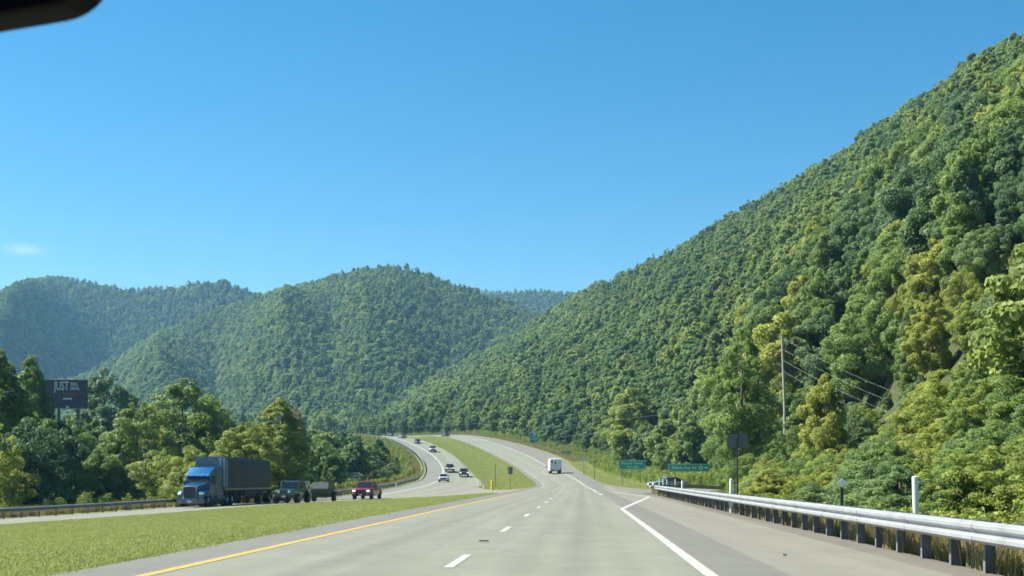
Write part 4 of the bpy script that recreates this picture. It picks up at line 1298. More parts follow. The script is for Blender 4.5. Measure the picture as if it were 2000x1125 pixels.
# keep-right sign
x, Y = gx(997, 168), 168
t = thing('keep_right_sign', 'white keep-right sign with a black curved arrow on the far median', 'sign', (x, Y, H(x, Y)))
cz = CZ + (PY0 - 919) / FPX * Y - H(x, Y)
plate(.62, .98, mat('faded_sign_face', (.26, .30, .20), .5), t, cz, 'panel')
MB().tube([(-.12, -.02, cz + .38), (-.17, -.02, cz + .25), (-.15, -.02, cz + .12)], [.06, .075, .05], 8).tube([(.10, -.02, cz + .40), (.14, -.02, cz + .2), (.06, -.02, cz), (.02, -.02, cz - .22)], [.05, .06, .05, .04], 8).box((.02, -.02, cz - .42), (.32, .02, .07)).build('arrow', SBLACK, t)
MB().box((0, .05, cz / 2), (.05, .05, cz + .4)).build('post', GALV_OLD, t)
x, Y = gx(967.5, 172), 172
t = thing('thin_post', 'thin dark bare post on the far median left of the keep-right sign', 'post', (x, Y, H(x, Y)))
MB().tube([(0, 0, -.3), (0, 0, 2.2), (.01, 0, CZ + (PY0 - 905) / FPX * Y - H(x, Y))], .035, 8).build('pole', DARKPOST, t)
MB().box((0, -.03, 2.6), (.10, .02, .25)).build('plate', GREYBACK, t)
# tall grey sign back by the near rail
x, Y = gx(1440, 60), 60
t = thing('sign_back', 'tall grey rectangular sign seen from behind on a dark post by the guardrail', 'sign', (x, Y, H(x, Y)))
cz = CZ + (PY0 - 861) / FPX * Y - H(x, Y)
plate(.96, .66, GREYBACK, t, cz, 'panel', 0.02, r=.05)
MB().box((0, -.03, (cz + .3) / 2 - .2), (.075, .06, cz + .75)).build('post', DARKPOST, t)
MB().box((-.12, .0, (cz - .75) / 2 - .2), (.055, .05, cz - .4)).build('stub_post', GREYBACK, t)
# do-not-enter and wrong-way signs beyond the oncoming rail
x, Y = gx(696, 190), 190
t = thing('no_entry_sign', 'square white sign with a red no-entry disc behind the oncoming rail', 'sign', (x, Y, H(x, Y)))
cz = CZ + (PY0 - 929.5) / FPX * Y - H(x, Y)
plate(1.02, 1.02, SWHITE, t, cz, 'panel')
MB().cyl((0, -.016, cz), .44, .006, 'y', 28).build('red_disc', SRED, t)
MB().box((0, -.022, cz + .0), (.66, .006, .15)).build('white_bar', SWHITE, t)
text_mesh('DO NOT', .13, SWHITE, t, (0, -.02, cz + .2)); text_mesh('ENTER', .13, SWHITE, t, (0, -.02, cz - .2))
MB().box((0, .05, cz / 2), (.06, .05, cz + .4)).build('post', GALV_OLD, t)
x, Y = gx(719.5, 192), 192
t = thing('wrong_way_sign', 'small red wrong-way sign just above the red pickup', 'sign', (x, Y, H(x, Y)))
cz = CZ + (PY0 - 929.5) / FPX * Y - H(x, Y)
plate(.92, .56, SRED, t, cz, 'panel')
text_mesh('WRONG', .19, SWHITE, t, (0, -.02, cz + .12)); text_mesh('WAY', .19, SWHITE, t, (0, -.02, cz - .12))
MB().box((0, .05, cz / 2), (.06, .05, cz + .4)).build('post', GALV_OLD, t)
# street-name blade on a post
x, Y = gx(677, 186), 186
t = thing('street_sign', 'faded green blade sign on a pale post left of the no-entry sign', 'sign', (x, Y, H(x, Y)))
cz = CZ + (PY0 - 926) / FPX * Y - H(x, Y)
plate(2.0, .36, mat('faded_green_sign', (.07, .19, .09), .6), t, cz, 'panel')
MB().box((.1, .05, cz / 2), (.09, .08, cz + .6)).build('post', mat('pale_post', (.25, .28, .24), .6), t)

# ------------------------------------------------------------------ hoarding on the left
Y = 205
x0, x1 = gx(55, Y), gx(172, Y)
zt, zb = CZ + (PY0 - 742) / FPX * Y, CZ + (PY0 - 797) / FPX * Y
t = thing('billboard', 'black billboard with big white letters above the left trees', 'billboard', ((x0 + x1) / 2, Y, H((x0 + x1) / 2, Y)))
zg = t.location.z; w = x1 - x0; h = zt - zb; cz = (zt + zb) / 2 - zg
BB = mat('billboard_black', (.018, .026, .034), .5, 0, .15, .8)
plate(w, h, BB, t, cz, 'panel', r=.05, th=.18)
border(w, h, .12, mat('billboard_frame', (.05, .05, .05), .6), t, cz, -.19, r=.06)
BW = mat('billboard_white', (.50, .54, .54), .6, 0, .1, 1)
text_mesh('JUST', 1.95, BW, t, (w * .065, -.2, cz + h * .27), sx=.60, bold=.02)
text_mesh('RIDE.', .72, BW, t, (w * .275, -.2, cz + h * .345), sx=.74, bold=.03)
text_mesh('DRIVE.', .72, BW, t, (w * .29, -.2, cz + h * .19), sx=.74, bold=.03)
MB().box((w * .27, -.19, cz - h * .01), (w * .36, .01, h * .10)).build('red_band', mat('billboard_red', (.16, .03, .03), .6), t)
MB().box((w * .165, -.19, cz - h * .17), (w * .15, .01, h * .06)).build('small_print', BW, t)
MB().box((0, -.55, cz - h * .5 - .12), (w, .7, .08)).build('catwalk', GALV_OLD, t)
MB().box((w * .19, -.8, cz - h * .5 + .12), (.38, .22, .25)).build('floodlight', SWHITE, t)
for s in (-.32, 0, .32):
    MB().box((w * s, .3, (cz - h * .1) / 2 - .5), (.35, .35, cz + h * .3 + 1)).build('post', DARKPOST, t)

# ------------------------------------------------------------------ utility pole and wires
WOODP = mat('pole_wood', (.30, .28, .24), .85, 0, .2, 6, .4)
Y = 150; xp = gx(1531, Y); zg = H(xp, Y)
zt = CZ + (PY0 - 656) / FPX * Y
t = thing('utility_pole', 'tall grey wooden utility pole standing in the right-hand bushes', 'utility pole', (xp, Y, zg))
MB().tube([(.1, 0, -1), (.1, 0, (zt - zg) * .5), (-.22, 0, zt - zg)], [.19, .17, .13], 12).build('pole', WOODP, t, smooth=True)
for k, dz in enumerate((.35, 1.6, 2.9, 4.2)):
    MB().cyl((-.05, -.22, zt - zg - dz), .07, .22, 'y', 10).build('insulator', GREYBACK, t)
t2x, t2y = gx(560, 620), 620
z2 = CZ + (PY0 - 798) / FPX * t2y
t2 = thing('utility_pole', 'distant utility pole hidden among the left valley trees', 'utility pole', (t2x, t2y, H(t2x, t2y)))
MB().tube([(0, 0, -1), (0, 0, z2 - H(t2x, t2y) + 1.5)], [.22, .16], 10).build('pole', WOODP, t2)
MB().box((0, 0, z2 - H(t2x, t2y) + .8), (2.6, .14, .14)).build('crossarm', WOODP, t2)
t3x, t3y = gx(1900, 118), 118
z3 = CZ + (PY0 - 815) / FPX * t3y
WIRE = mat('wire_aluminium', (.11, .125, .12), .5, .3, .05, 2)
def wire(a, b, sag, r, label, group):
    a, b = Vector(a), Vector(b)
    t = MB().tube([a.lerp(b, s) - Vector((0, 0, sag * 4 * s * (1 - s))) for s in np.linspace(0, 1, 25)], r, 5).build('wire', WIRE, None)
    tag(t, label, 'wire', group)
for k, dz in enumerate((.35, 1.6, 2.9, 4.2)):
    nth = ('top', 'second', 'third', 'lowest')[k]
    wire((xp - .1, Y - .35, zt - dz), (t3x + k * .6, t3y, z3 - k * 1.3), .8, .009, '%s pale wire running right from the utility pole' % nth, 'wires right of the pole')
    if k < 3: wire((xp - .2, Y - .35, zt - 5.5 - dz * 1.1), (t2x + (k - 1) * 1.1, t2y, z2 - k * 2.6), 6.5 + k * .4, .022, '%s long wire sagging across the valley to the pole' % nth, 'wires crossing the valley')
# small dark pole by the far road
x, Y = gx(878, 520), 520
t = thing('roadside_pole', 'slim dark leaning pole by the far road bend', 'pole', (x, Y, H(x, Y)))
MB().tube([(0, 0, -.5), (.4, 0, 4.2), (.7, 0, 8.0)], [.16, .13, .1], 8).build('pole', DARKPOST, t)
MB().box((.7, 0, 7.4), (1.4, .1, .12)).build('crossarm', DARKPOST, t)

# scraps of rubber lying on the road
SCRAP = mat('scrap_rubber', (.06, .06, .055), .8, 0, .2, 20)
for px, py, w, lb in ((945, 1056.5, .20, 'small black rubber scrap on the left lane line gap'), (1159, 945.5, .6, 'flat black rubber scrap on the right shoulder by the camper'), (1533, 1077, .07, 'tiny dark scrap on the tan right shoulder')):
    Y = 1.26 * FPX / (py - PY0) if py > 950 else 205.0
    x = gx(px, Y)
    z = float(corridor(np.array([x]), np.array([Y]))[0]) + .045
    o = MB().loft([[(-w * .5, -.05, 0), (-w * .3, .06, 0), (-w * .3, .05, .03), (-w * .5, -.03, .02)], [(0, -.03, 0), (0, .09, 0), (0, .07, .02), (0, -.02, .02)], [(w * .5, .0, 0), (w * .45, .05, 0), (w * .45, .04, .02), (w * .5, .01, .02)]]).build('rubber_scrap', SCRAP, None)
    o.location = (x, Y, z); tag(o, lb, 'debris')

# ------------------------------------------------------------------ vehicles (local frame: nose towards -Y, ground at z = 0)
GLASS = mat('dark_window_glass', (.018, .024, .028), .08, 0, .1, 1, 0, .0, .8)
TYRE = mat('tyre_rubber', (.022, .022, .022), .85, 0, .2, 12)
RIM = mat('alloy_rim', (.38, .39, .40), .35, .7, .1, 5)
BLK = mat('black_trim', (.02, .021, .022), .6, 0, .15, 6)
LAMP = mat('headlamp_lens', (.85, .87, .88), .15, 0, .04, 6, 0, .5)
LAMP_ON = mat('lit_headlamp', (1.0, .97, .90), .2, 0, .03, 6, emit=0.55)
TAIL = mat('tail_lamp_red', (.30, .012, .012), .3, 0, .1, 6)
CHROME = mat('chrome', (.72, .74, .76), .15, .9, .05, 4)
PLATE = mat('licence_plate', (.55, .57, .6), .5, 0, .05, 6)

def paint(name, col):
    return mat(name, col, .32, .15, .06, 3, 0, .6)

def wheel(parent, x, y, r, w, rim=RIM, tread=True):
    o = MB()
    k = 28; rings = []
    for s, rr in ((-.5, .62), (-.5, .93), (-.38, 1.0), (.38, 1.0), (.5, .93), (.5, .62)):
        rings.append([(s * w, r * rr * math.cos(2 * math.pi * j / k), r * rr * math.sin(2 * math.pi * j / k)) for j in range(k)])
    o.loft(rings)
    t = o.build('wheel', TYRE, parent, smooth=True)
    t.location = (x, y, r)
    s = 1 if x > 0 else -1
    q = MB().cyl((s * w * .44, 0, 0), r * .63, w * .06, 'x', 24)
    for a in range(5):
        an = 2 * math.pi * a / 5
        q.tube([(s * w * .49, 0, 0), (s * w * .52, r * .55 * math.cos(an), r * .55 * math.sin(an))], [r * .12, r * .08], 6)
    q.cyl((s * w * .5, 0, 0), r * .16, w * .1, 'x', 14)
    q.build('rim', rim, t)
    return t

def body_ring(y, zb, zt, hw, crown=.03, inset=.10):
    return [(-hw * .93, y, zb), (-hw, y, zb + (zt - zb) * .28), (-hw, y, zb + (zt - zb) * .66), (-hw * (1 - inset * .35), y, zt - .035), (-hw * (1 - inset), y, zt), (0, y, zt + crown),
            (hw * (1 - inset), y, zt), (hw * (1 - inset * .35), y, zt - .035), (hw, y, zb + (zt - zb) * .66), (hw, y, zb + (zt - zb) * .28), (hw * .93, y, zb)]

def car(name, label, cat, loc, rz, col, L=4.6, W_=1.86, H_=1.68, belt=.98, hood=.94, wr=.35, cab=(.26, .36, .80, .97), axle=(.19, .80), clear=.24, group=None, scale=1.0, face='bar', lamps=LAMP, rear=False, bed=None, rack=False, rows=2, boxy=.8):
    """a car, van, pickup or off-roader; cab gives windscreen foot, windscreen top, roof end and rear foot as fractions of the length"""
    t = thing(name, label, cat, loc, rz, group)
    t.scale = (scale,) * 3
    y0 = -L / 2; F = lambda f: y0 + f * L
    hw = W_ / 2
    st = [(0.0, clear + .12, hood - .14, hw * .86), (.03, clear + .02, hood - .05, hw * .95), (.10, clear, hood, hw * .99), (cab[0], clear, belt, hw), (.5, clear, belt + .02, hw), (cab[3] - .01 if bed is None else cab[3], clear, belt + .03, hw),]
    if bed is not None:
        st += [(cab[3] + .01, clear, bed, hw), (.98, clear + .04, bed, hw), (1.0, clear + .08, bed - .04, hw * .97)]
    else:
        st += [(.985, clear + .06, belt + .0, hw * .97), (1.0, clear + .14, belt - .08, hw * .92)]
    PT = paint('car_paint_%d_%d_%d' % tuple(int(c * 1000) for c in col), col)
    b = MB().loft([body_ring(F(f), zb, zt, w) for f, zb, zt, w in st])
    b.build('body', PT, t, bevel=.012, smooth=True)
    # glasshouse
    th = hw * boxy
    a0, a1, a2, a3 = F(cab[0]), F(cab[1]), F(cab[2]), F(cab[3])
    zb = belt - .02; zt = H_
    low = hw * .93
    g = MB()
    g.loft([[(-low, a0, zb), (low, a0, zb), (low, a3, zb), (-low, a3, zb)], [(-th, a1 - .02, zt - .06), (th, a1 - .02, zt - .06), (th, a2 + .02, zt - .06), (-th, a2 + .02, zt - .06)], [(-th * .93, a1 + .06, zt), (th * .93, a1 + .06, zt), (th * .93, a2 - .06, zt), (-th * .93, a2 - .06, zt)]])
    cabin = g.build('cabin', PT, t, bevel=.02, smooth=True)
    zt2 = zt - .06
    ql = ((-low, a0, zb), (low, a0, zb), (th, a1 - .02, zt2), (-th, a1 - .02, zt2))
    MB().panel(ql, .06, .94, .10, .94).build('windscreen', GLASS, t)
    qr = ((low, a3, zb), (-low, a3, zb), (-th, a2 + .02, zt2), (th, a2 + .02, zt2))
    MB().panel(qr, .1, .9, .14, .9).build('rear_window', GLASS, t)
    for s in (-1, 1):
        q = ((s * low, a0, zb), (s * low, a3, zb), (s * th, a2 + .02, zt2), (s * th, a1 - .02, zt2))
        if s < 0: q = (q[1], q[0], q[3], q[2])
        n = rows
        for i in range(n):
            u0, u1 = .07 + (.86 / n) * i + .012, .07 + (.86 / n) * (i + 1) - .012
            if s < 0: u0, u1 = 1 - u1, 1 - u0
            MB().panel(q, u0, u1, .14, .90).build('side_window', GLASS, t)
        MB().box((s * (hw + .10), a0 + .28, belt + .12), (.20, .10, .16), taper=(.9, .8)).build('mirror', BLK, t, bevel=.02)
        # door seams and handles
        MB().box((s * hw * 1.0, a0 + (a3 - a0) * .30, belt - .13), (.035, .16, .03)).build('door_handle', BLK, t)
    # nose
    zf = hood - .14
    if face == 'slots':
        MB().box((0, F(0) - .005, (clear + hood) / 2 + .12), (W_ * .62, .05, .42)).build('grille', PT, t, bevel=.02)
        sl = MB()
        for i in range(7): sl.box(((i - 3) * .115, F(0) - .032, (clear + hood) / 2 + .12), (.05, .03, .32))
        sl.build('grille_slots', BLK, t)
        for s in (-1, 1):
            MB().cyl((s * W_ * .25, F(0) - .04, (clear + hood) / 2 + .16), .105, .06, 'y', 20).build('headlight', lamps, t)
            MB().box((s * (hw + .06), F(.115), wr * 2 + .08), (.32, .95, .07)).box((s * (hw + .06), F(.115) - .46, wr * 2 - .02), (.32, .07, .2)).build('fender', PT, t, bevel=.02)
            MB().box((s * (hw + .04), F(axle[1]), wr * 2 + .08), (.28, .95, .07)).build('fender', BLK, t, bevel=.02)
            MB().box((s * (hw + .05), F(.02), wr * 2 + .10), (.20, .08, .09)).build('marker_lamp', lamps, t)
    else:
        MB().box((0, F(0) + .0, (clear + .12 + zf) / 2 + .08), (W_ * .58, .06, (zf - clear) * .42)).build('grille', BLK if face == 'bar' else CHROME, t, bevel=.015)
        for s in (-1, 1):
            MB().box((s * W_ * .375, F(0.004), zf - .10), (W_ * .17, .09, .15), taper=(.9, 1)).build('headlight', lamps, t, bevel=.02)
            MB().box((s * W_ * .36, F(0.0), clear + .24), (W_ * .1, .06, .07)).build('fog_lamp', LAMP, t)
    MB().box((0, F(0) - .03, clear + .10), (W_ * (.94 if face != 'slots' else .86), .16, .20)).build('front_bumper', BLK, t, bevel=.03)
    MB().box((0, F(0) - .115, clear + .12), (.32, .012, .14)).build('number_plate', PLATE, t)
    MB().box((0, F(1) + .02, clear + .14), (W_ * .92, .14, .20)).build('rear_bumper', BLK, t, bevel=.03)
    for s in (-1, 1):
        MB().box((s * W_ * .41, F(1) - .01, (belt if bed is None else bed) - .22), (W_ * .1, .06, .26)).build('tail_light', TAIL, t, bevel=.01)
        for f in axle:
            w_ = .26 if face != 'slots' else .34
            wheel(t, s * (hw - .10 + (.12 if face == 'slots' else 0)), F(f), wr, w_)
            MB().cyl((s * (hw - .015), F(f), wr + .015), wr * 1.16, .05, 'x', 24).build('wheel_arch', BLK, t)
    if bed is not None:
        MB().box((0, (a3 + F(.97)) / 2, bed - .04), (W_ * .80, F(.97) - a3 - .1, .10)).build('bed_liner', BLK, t)
    if rack:
        r = MB()
        for yy_ in np.linspace(a1 + .05, a2, 4): r.box((0, yy_, zt + .10), (th * 2.0, .05, .05))
        for s in (-1, 1): r.box((s * th * .98, (a1 + a2) / 2, zt + .10), (.05, a2 - a1 + .2, .06)).box((s * th * .9, a1 + .2, zt + .04), (.05, .05, .14)).box((s * th * .9, a2 - .2, zt + .04), (.05, .05, .14))
        r.build('roof_rack', BLK, t)
    return t

def spot(px, Y, py=None): 
    x = gx(px, Y); return (x, Y, float(corridor(np.array([x]), np.array([float(Y)]))[0]) + .03)
def yaw(f, y): return math.atan2(float(f(y + 4) - f(y - 4)), -8.0) + math.pi      # nose pointing down the road towards the viewer
def roadyaw(y): return -math.atan2(float(LL(y + 5) + LR(y + 5) - LL(y - 5) - LR(y - 5)) / 2, 10.0)

# dark green off-roader with a roof rack, and the little trailer it pulls
JY = 111.5
jl = spot(571.5, JY)
jeep = car('off_road_vehicle', 'dark green square off-roader with roof rack behind the blue truck', 'off-roader', jl, -.10, (.016, .060, .055), L=4.3, W_=1.72, H_=1.86, belt=1.18, hood=1.16, wr=.42, cab=(.30, .36, .97, .985), axle=(.15, .76), clear=.46, face='slots', rack=True, rows=3, boxy=.90, scale=1.06, lamps=LAMP)
WPAN = mat('white_panel', (.62, .64, .64), .45, 0, .06, 2)
for s in (-1, 1):
    # white wedge on the rear quarter, with a dark mark
    xa, xb = s * .868, s * .80
    MB().loft([[(xa, 1.70, .62), (xa, 1.98, .62), (xa, 2.0, 1.16), (xa, 1.15, 1.16)], [(xa + s * .012, 1.70, .62), (xa + s * .012, 1.98, .62), (xa + s * .012, 2.0, 1.16), (xa + s * .012, 1.15, 1.16)]]).loft([[(s * .822, 1.10, 1.20), (s * .822, 2.0, 1.20), (s * .79, 2.0, 1.78), (s * .79, .70, 1.78)], [(s * .838, 1.10, 1.20), (s * .838, 2.0, 1.20), (s * .806, 2.0, 1.78), (s * .806, .70, 1.78)]]).build('white_wedge', WPAN, jeep)
    MB().box((s * .845, 1.62, 1.30), (.02, .26, .34)).box((s * .82, 1.25, 1.62), (.03, .5, .10)).build('dark_mark', BLK, jeep)
ta = JY + 5.4
tl = spot(630, ta)
t = thing('trailer', 'low dark grey box trailer hitched behind the dark green off-roader', 'trailer', tl, -.06)
TG = mat('trailer_dark_green', (.035, .055, .05), .5, 0, .1, 3)
MB().loft([[(-.80, -.9, .62), (.80, -.9, .62), (.80, 1.3, .62), (-.80, 1.3, .62)], [(-.82, -1.0, 1.15), (.82, -1.0, 1.15), (.82, 1.4, 1.15), (-.82, 1.4, 1.15)], [(-.78, -.6, 1.80), (.78, -.6, 1.80), (.78, 1.2, 1.80), (-.78, 1.2, 1.80)]]).build('box', TG, t, bevel=.05)
MB().box((0, .2, 1.16), (1.68, 2.3, .06)).build('lid_seam', BLK, t)
MB().box((0, .2, .52), (1.4, 2.6, .14)).build('chassis', BLK, t)
for s in (-1, 1):
    wheel(t, s * .92, .45, .42, .28)
    MB().box((s * .92, .45, .93), (.32, 1.0, .06)).box((s * .92, .93, .80), (.32, .05, .28)).build('mudguard', TG, t)
    MB().box((s * .6, 1.44, .95), (.2, .05, .12)).build('tail_light', TAIL, t)
MB().tube([(0, -.9, .55), (0, -2.8, .55)], .05, 8).build('drawbar', BLK, t)

car('pickup_truck', 'dark red pickup with its headlamps on beyond the trailer', 'pickup', spot(717.5, 131), -.08, (.20, .012, .030), L=5.3, W_=1.92, H_=1.84, belt=1.16, hood=1.12, wr=.41, cab=(.27, .36, .62, .68), axle=(.17, .80), clear=.36, bed=1.2, lamps=LAMP_ON, boxy=.82)
car('crossover_car', 'white crossover on the oncoming white edge line', 'car', spot(866.5, 247), roadyaw(247), (.60, .62, .64), L=4.6, W_=1.88, H_=1.66, hood=1.0, belt=1.02, boxy=.76, group=None)
car('pickup_truck', 'black pickup with headlamps on nearest the white crossover, in the outer lane', 'pickup', spot(878.5, 302), roadyaw(302), (.022, .024, .026), L=5.6, W_=2.0, H_=1.90, belt=1.2, hood=1.18, wr=.42, cab=(.28, .37, .62, .67), axle=(.17, .79), clear=.38, bed=1.25, lamps=LAMP_ON, face='chrome', boxy=.82)
car('pickup_truck', 'dark brown pickup in the lane beside the far median grass', 'pickup', spot(906, 286), roadyaw(286), (.060, .040, .028), L=5.6, W_=2.0, H_=1.88, belt=1.2, hood=1.16, wr=.42, cab=(.28, .37, .62, .67), axle=(.17, .79), clear=.38, bed=1.25, lamps=LAMP_ON, boxy=.82)
car('suv', 'silver utility car with black roof farther up the oncoming road', 'car', spot(844.5, 371), roadyaw(371), (.42, .43, .43), L=4.8, W_=1.95, H_=1.86, belt=1.1, hood=1.06, wr=.38, clear=.28, boxy=.82, lamps=LAMP_ON)
car('sedan', 'dark sedan with bright headlamp high on the oncoming bend', 'car', spot(815.5, 421), roadyaw(421), (.03, .035, .035), L=4.7, W_=1.85, H_=1.47, belt=.92, hood=.86, wr=.33, cab=(.28, .42, .74, .90), clear=.2, boxy=.72, lamps=LAMP_ON)
car('hatchback', 'grey boxy car near the road crest', 'car', spot(785.5, 461), roadyaw(461) + .1, (.16, .18, .16), L=4.4, W_=1.8, H_=1.72, belt=1.02, hood=1.0, clear=.26, boxy=.84)
car('sedan', 'black car farthest off at the left end of the crest', 'car', spot(763, 483), roadyaw(483), (.02, .02, .02), L=4.7, W_=1.85, H_=1.5, belt=.95, hood=.88, clear=.2, boxy=.74, lamps=LAMP_ON)
car('van', 'dark vehicle driving away on the far right carriageway', 'van', spot(870, 470), math.pi + math.atan2(24, 60) , (.06, .075, .06), L=4.8, W_=1.85, H_=1.85, belt=1.1, hood=1.05, clear=.28, boxy=.85)
xs_, ys_ = gx(1304, 160), 160
car('sedan', 'silver car waiting at the side road behind the guardrail bend', 'car', (xs_, ys_, H(xs_, ys_) + .06), -R(68), (.22, .27, .34), L=4.7, W_=1.84, H_=1.52, belt=.98, hood=.92, wr=.34, cab=(.25, .40, .74, .93), clear=.22, boxy=.74)

# ---- blue lorry with a tarpaulin-covered trailer
TX, TYF = -31.85, 104.2
tz = float(corridor(np.array([TX + 1]), np.array([112.0]))[0]) + .04
t = thing('semi_truck', 'blue long-nosed semi truck with a dark tarpaulin-covered flatbed trailer', 'truck', (TX, TYF, tz), -.045)
BLUE_LIT = paint('truck_blue_paint_lit', (.012, .115, .30))  # visor copy of the truck blue, sunlight from above put into the colour
BLUE_SHADED = paint('truck_blue_paint_shaded', (.010, .065, .160))  # same blue darkened for cab, bonnet and sleeper: shade put into the colour
TARP = mat('dark_tarpaulin', (.026, .037, .052), .62, 0, .18, .7, .5)
TARP2 = mat('pale_tarpaulin_edge', (.14, .19, .25), .6, 0, .25, 2.5, .4)
# bonnet: narrow, rising to the windscreen
hoodr = lambda y, w, z0, z1: [(-w, y, z0), (-w * 1.02, y, z0 + (z1 - z0) * .55), (-w * .86, y, z1 - .05), (-w * .45, y, z1 + .02), (w * .45, y, z1 + .02), (w * .86, y, z1 - .05), (w * 1.02, y, z0 + (z1 - z0) * .55), (w, y, z0)]
MB().loft([hoodr(.0, .58, .62, 1.62), hoodr(.25, .70, .58, 1.72), hoodr(1.0, .92, .58, 1.86), hoodr(1.75, 1.06, .60, 1.98)]).build('bonnet', BLUE_SHADED, t, bevel=.03, smooth=True)
for s in (-1, 1):
    MB().loft([[(s * .60, .05, .62), (s * 1.08, .10, .62), (s * 1.06, .12, 1.05), (s * .62, .06, 1.15)], [(s * .74, .5, .70), (s * 1.20, .5, .95), (s * 1.16, .55, 1.28), (s * .80, .5, 1.42)], [(s * .85, 1.35, .70), (s * 1.22, 1.35, .95), (s * 1.18, 1.35, 1.34), (s * .90, 1.35, 1.55)], [(s * .95, 1.9, .6), (s * 1.20, 1.9, .62), (s * 1.18, 1.9, 1.15), (s * 1.0, 1.9, 1.5)]]).build('fender', BLUE_SHADED, t, bevel=.04, smooth=True)
    MB().loft([[(s * .72, -.02, 1.02), (s * 1.06, .10, 1.00), (s * 1.05, .12, 1.16), (s * .74, .0, 1.24)], [(s * .76, .2, 1.06), (s * 1.12, .42, 1.04), (s * 1.10, .42, 1.22), (s * .78, .2, 1.30)]]).build('headlight', LAMP, t, bevel=.02)
# grille with a chrome surround, pointed at the top
MB().loft([[(-.50, -.05, .66), (.50, -.05, .66), (.53, -.05, 1.62), (0, -.05, 1.70), (-.53, -.05, 1.62)], [(-.50, .02, .66), (.50, .02, .66), (.53, .02, 1.62), (0, .02, 1.70), (-.53, .02, 1.62)]]).build('grille', BLK, t)
MB().tube([(-.52, -.08, .66), (-.56, -.08, 1.63), (0, -.08, 1.72), (.56, -.08, 1.63), (.52, -.08, .66), (-.52, -.08, .66)], .045, 6).build('grille_surround', CHROME, t)
q = MB()
for i in range(9): q.box(((i - 4) * .11, -.06, 1.14), (.02, .03, .92))
q.build('grille_bars', GREYBACK, t)
MB().loft([[(-1.14, .10, .30), (-.6, -.16, .28), (.6, -.16, .28), (1.14, .10, .30), (1.14, .35, .30), (-1.14, .35, .30)], [(-1.14, .06, .64), (-.6, -.20, .66), (.6, -.20, .66), (1.14, .06, .64), (1.14, .35, .64), (-1.14, .35, .64)]]).build('front_bumper', mat('bumper_silver', (.11, .13, .15), .35, .5), t, bevel=.02)
MB().box((0, -.2, .46), (.36, .02, .16)).build('number_plate', PLATE, t)
# cab, roof visor, sleeper
MB().loft([[(-1.10, 1.6, .62), (1.10, 1.6, .62), (1.12, 3.0, .62), (-1.12, 3.0, .62)], [(-1.10, 1.62, 1.86), (1.10, 1.62, 1.86), (1.12, 3.0, 1.86), (-1.12, 3.0, 1.86)], [(-.98, 2.15, 2.62), (.98, 2.15, 2.62), (1.08, 3.0, 2.72), (-1.08, 3.0, 2.72)]]).build('cab', BLUE_SHADED, t, bevel=.03, smooth=True)
q = ((-1.06, 1.63, 1.90), (1.06, 1.63, 1.90), (.96, 2.14, 2.60), (-.96, 2.14, 2.60))
MB().panel(q, .03, .97, .04, .97).build('windscreen', GLASS, t)
for s in (-1, 1):
    q = ((s * 1.11, 1.75, 1.88), (s * 1.12, 2.95, 1.88), (s * 1.06, 2.95, 2.66), (s * .985, 2.22, 2.60))
    if s < 0: q = (q[1], q[0], q[3], q[2])
    MB().panel(q, .08, .80, .08, .88).build('side_window', GLASS, t)
    MB().box((s * 1.36, 1.75, 2.20), (.20, .14, .62)).tube([(s * 1.1, 1.75, 2.4), (s * 1.3, 1.75, 2.4)], .025, 6).build('mirror', BLK, t, bevel=.03)
    MB().box((s * 1.135, 2.85, 1.66), (.03, .2, .05)).build('door_handle', CHROME, t)
    MB().cyl((s * 1.0, 3.9, .66), .33, 1.9, 'y', 20).build('fuel_tank', GREYBACK, t, smooth=True)
    MB().box((s * 1.13, 3.7, .98), (.06, 2.3, .22)).build('side_skirt', BLUE_SHADED, t)
MB().loft([[(-1.02, 1.86, 2.50), (1.02, 1.86, 2.50), (1.12, 3.0, 2.66), (-1.12, 3.0, 2.66)], [(-.98, 2.05, 2.72), (.98, 2.05, 2.72), (1.12, 3.0, 3.16), (-1.12, 3.0, 3.16)], [(-.88, 2.25, 2.86), (.88, 2.25, 2.86), (1.04, 3.0, 3.28), (-1.04, 3.0, 3.28)]]).build('roof_visor', BLUE_LIT, t, bevel=.04, smooth=True)
q = MB()
for i in range(5): q.box(((i - 2) * .4, 1.9, 2.68), (.1, .06, .05))
q.build('marker_lamps', LAMP, t)
MB().loft([[(-1.14, 3.0, .75), (1.14, 3.0, .75), (1.14, 4.75, .75), (-1.14, 4.75, .75)], [(-1.14, 3.0, 3.0), (1.14, 3.0, 3.0), (1.14, 4.75, 3.05), (-1.14, 4.75, 3.05)], [(-1.04, 3.0, 3.26), (1.04, 3.0, 3.26), (1.04, 4.75, 3.34), (-1.04, 4.75, 3.34)]]).build('sleeper', BLUE_SHADED, t, bevel=.04, smooth=True)
MB().box((1.146, 3.9, 2.35), (.012, .55, .4)).build('sleeper_window', GLASS, t)
MB().box((0, 5.0, .86), (.85, 9.4, .22)).build('chassis', BLK, t)
for s in (-1, 1):
    wheel(t, s * 1.02, .98, .50, .30, CHROME)
    for yy_ in (5.6, 6.9): wheel(t, s * .98, yy_, .50, .52, CHROME)
    MB().box((s * .95, 7.65, .72), (.6, .03, .7)).build('mud_flap', BLK, t)
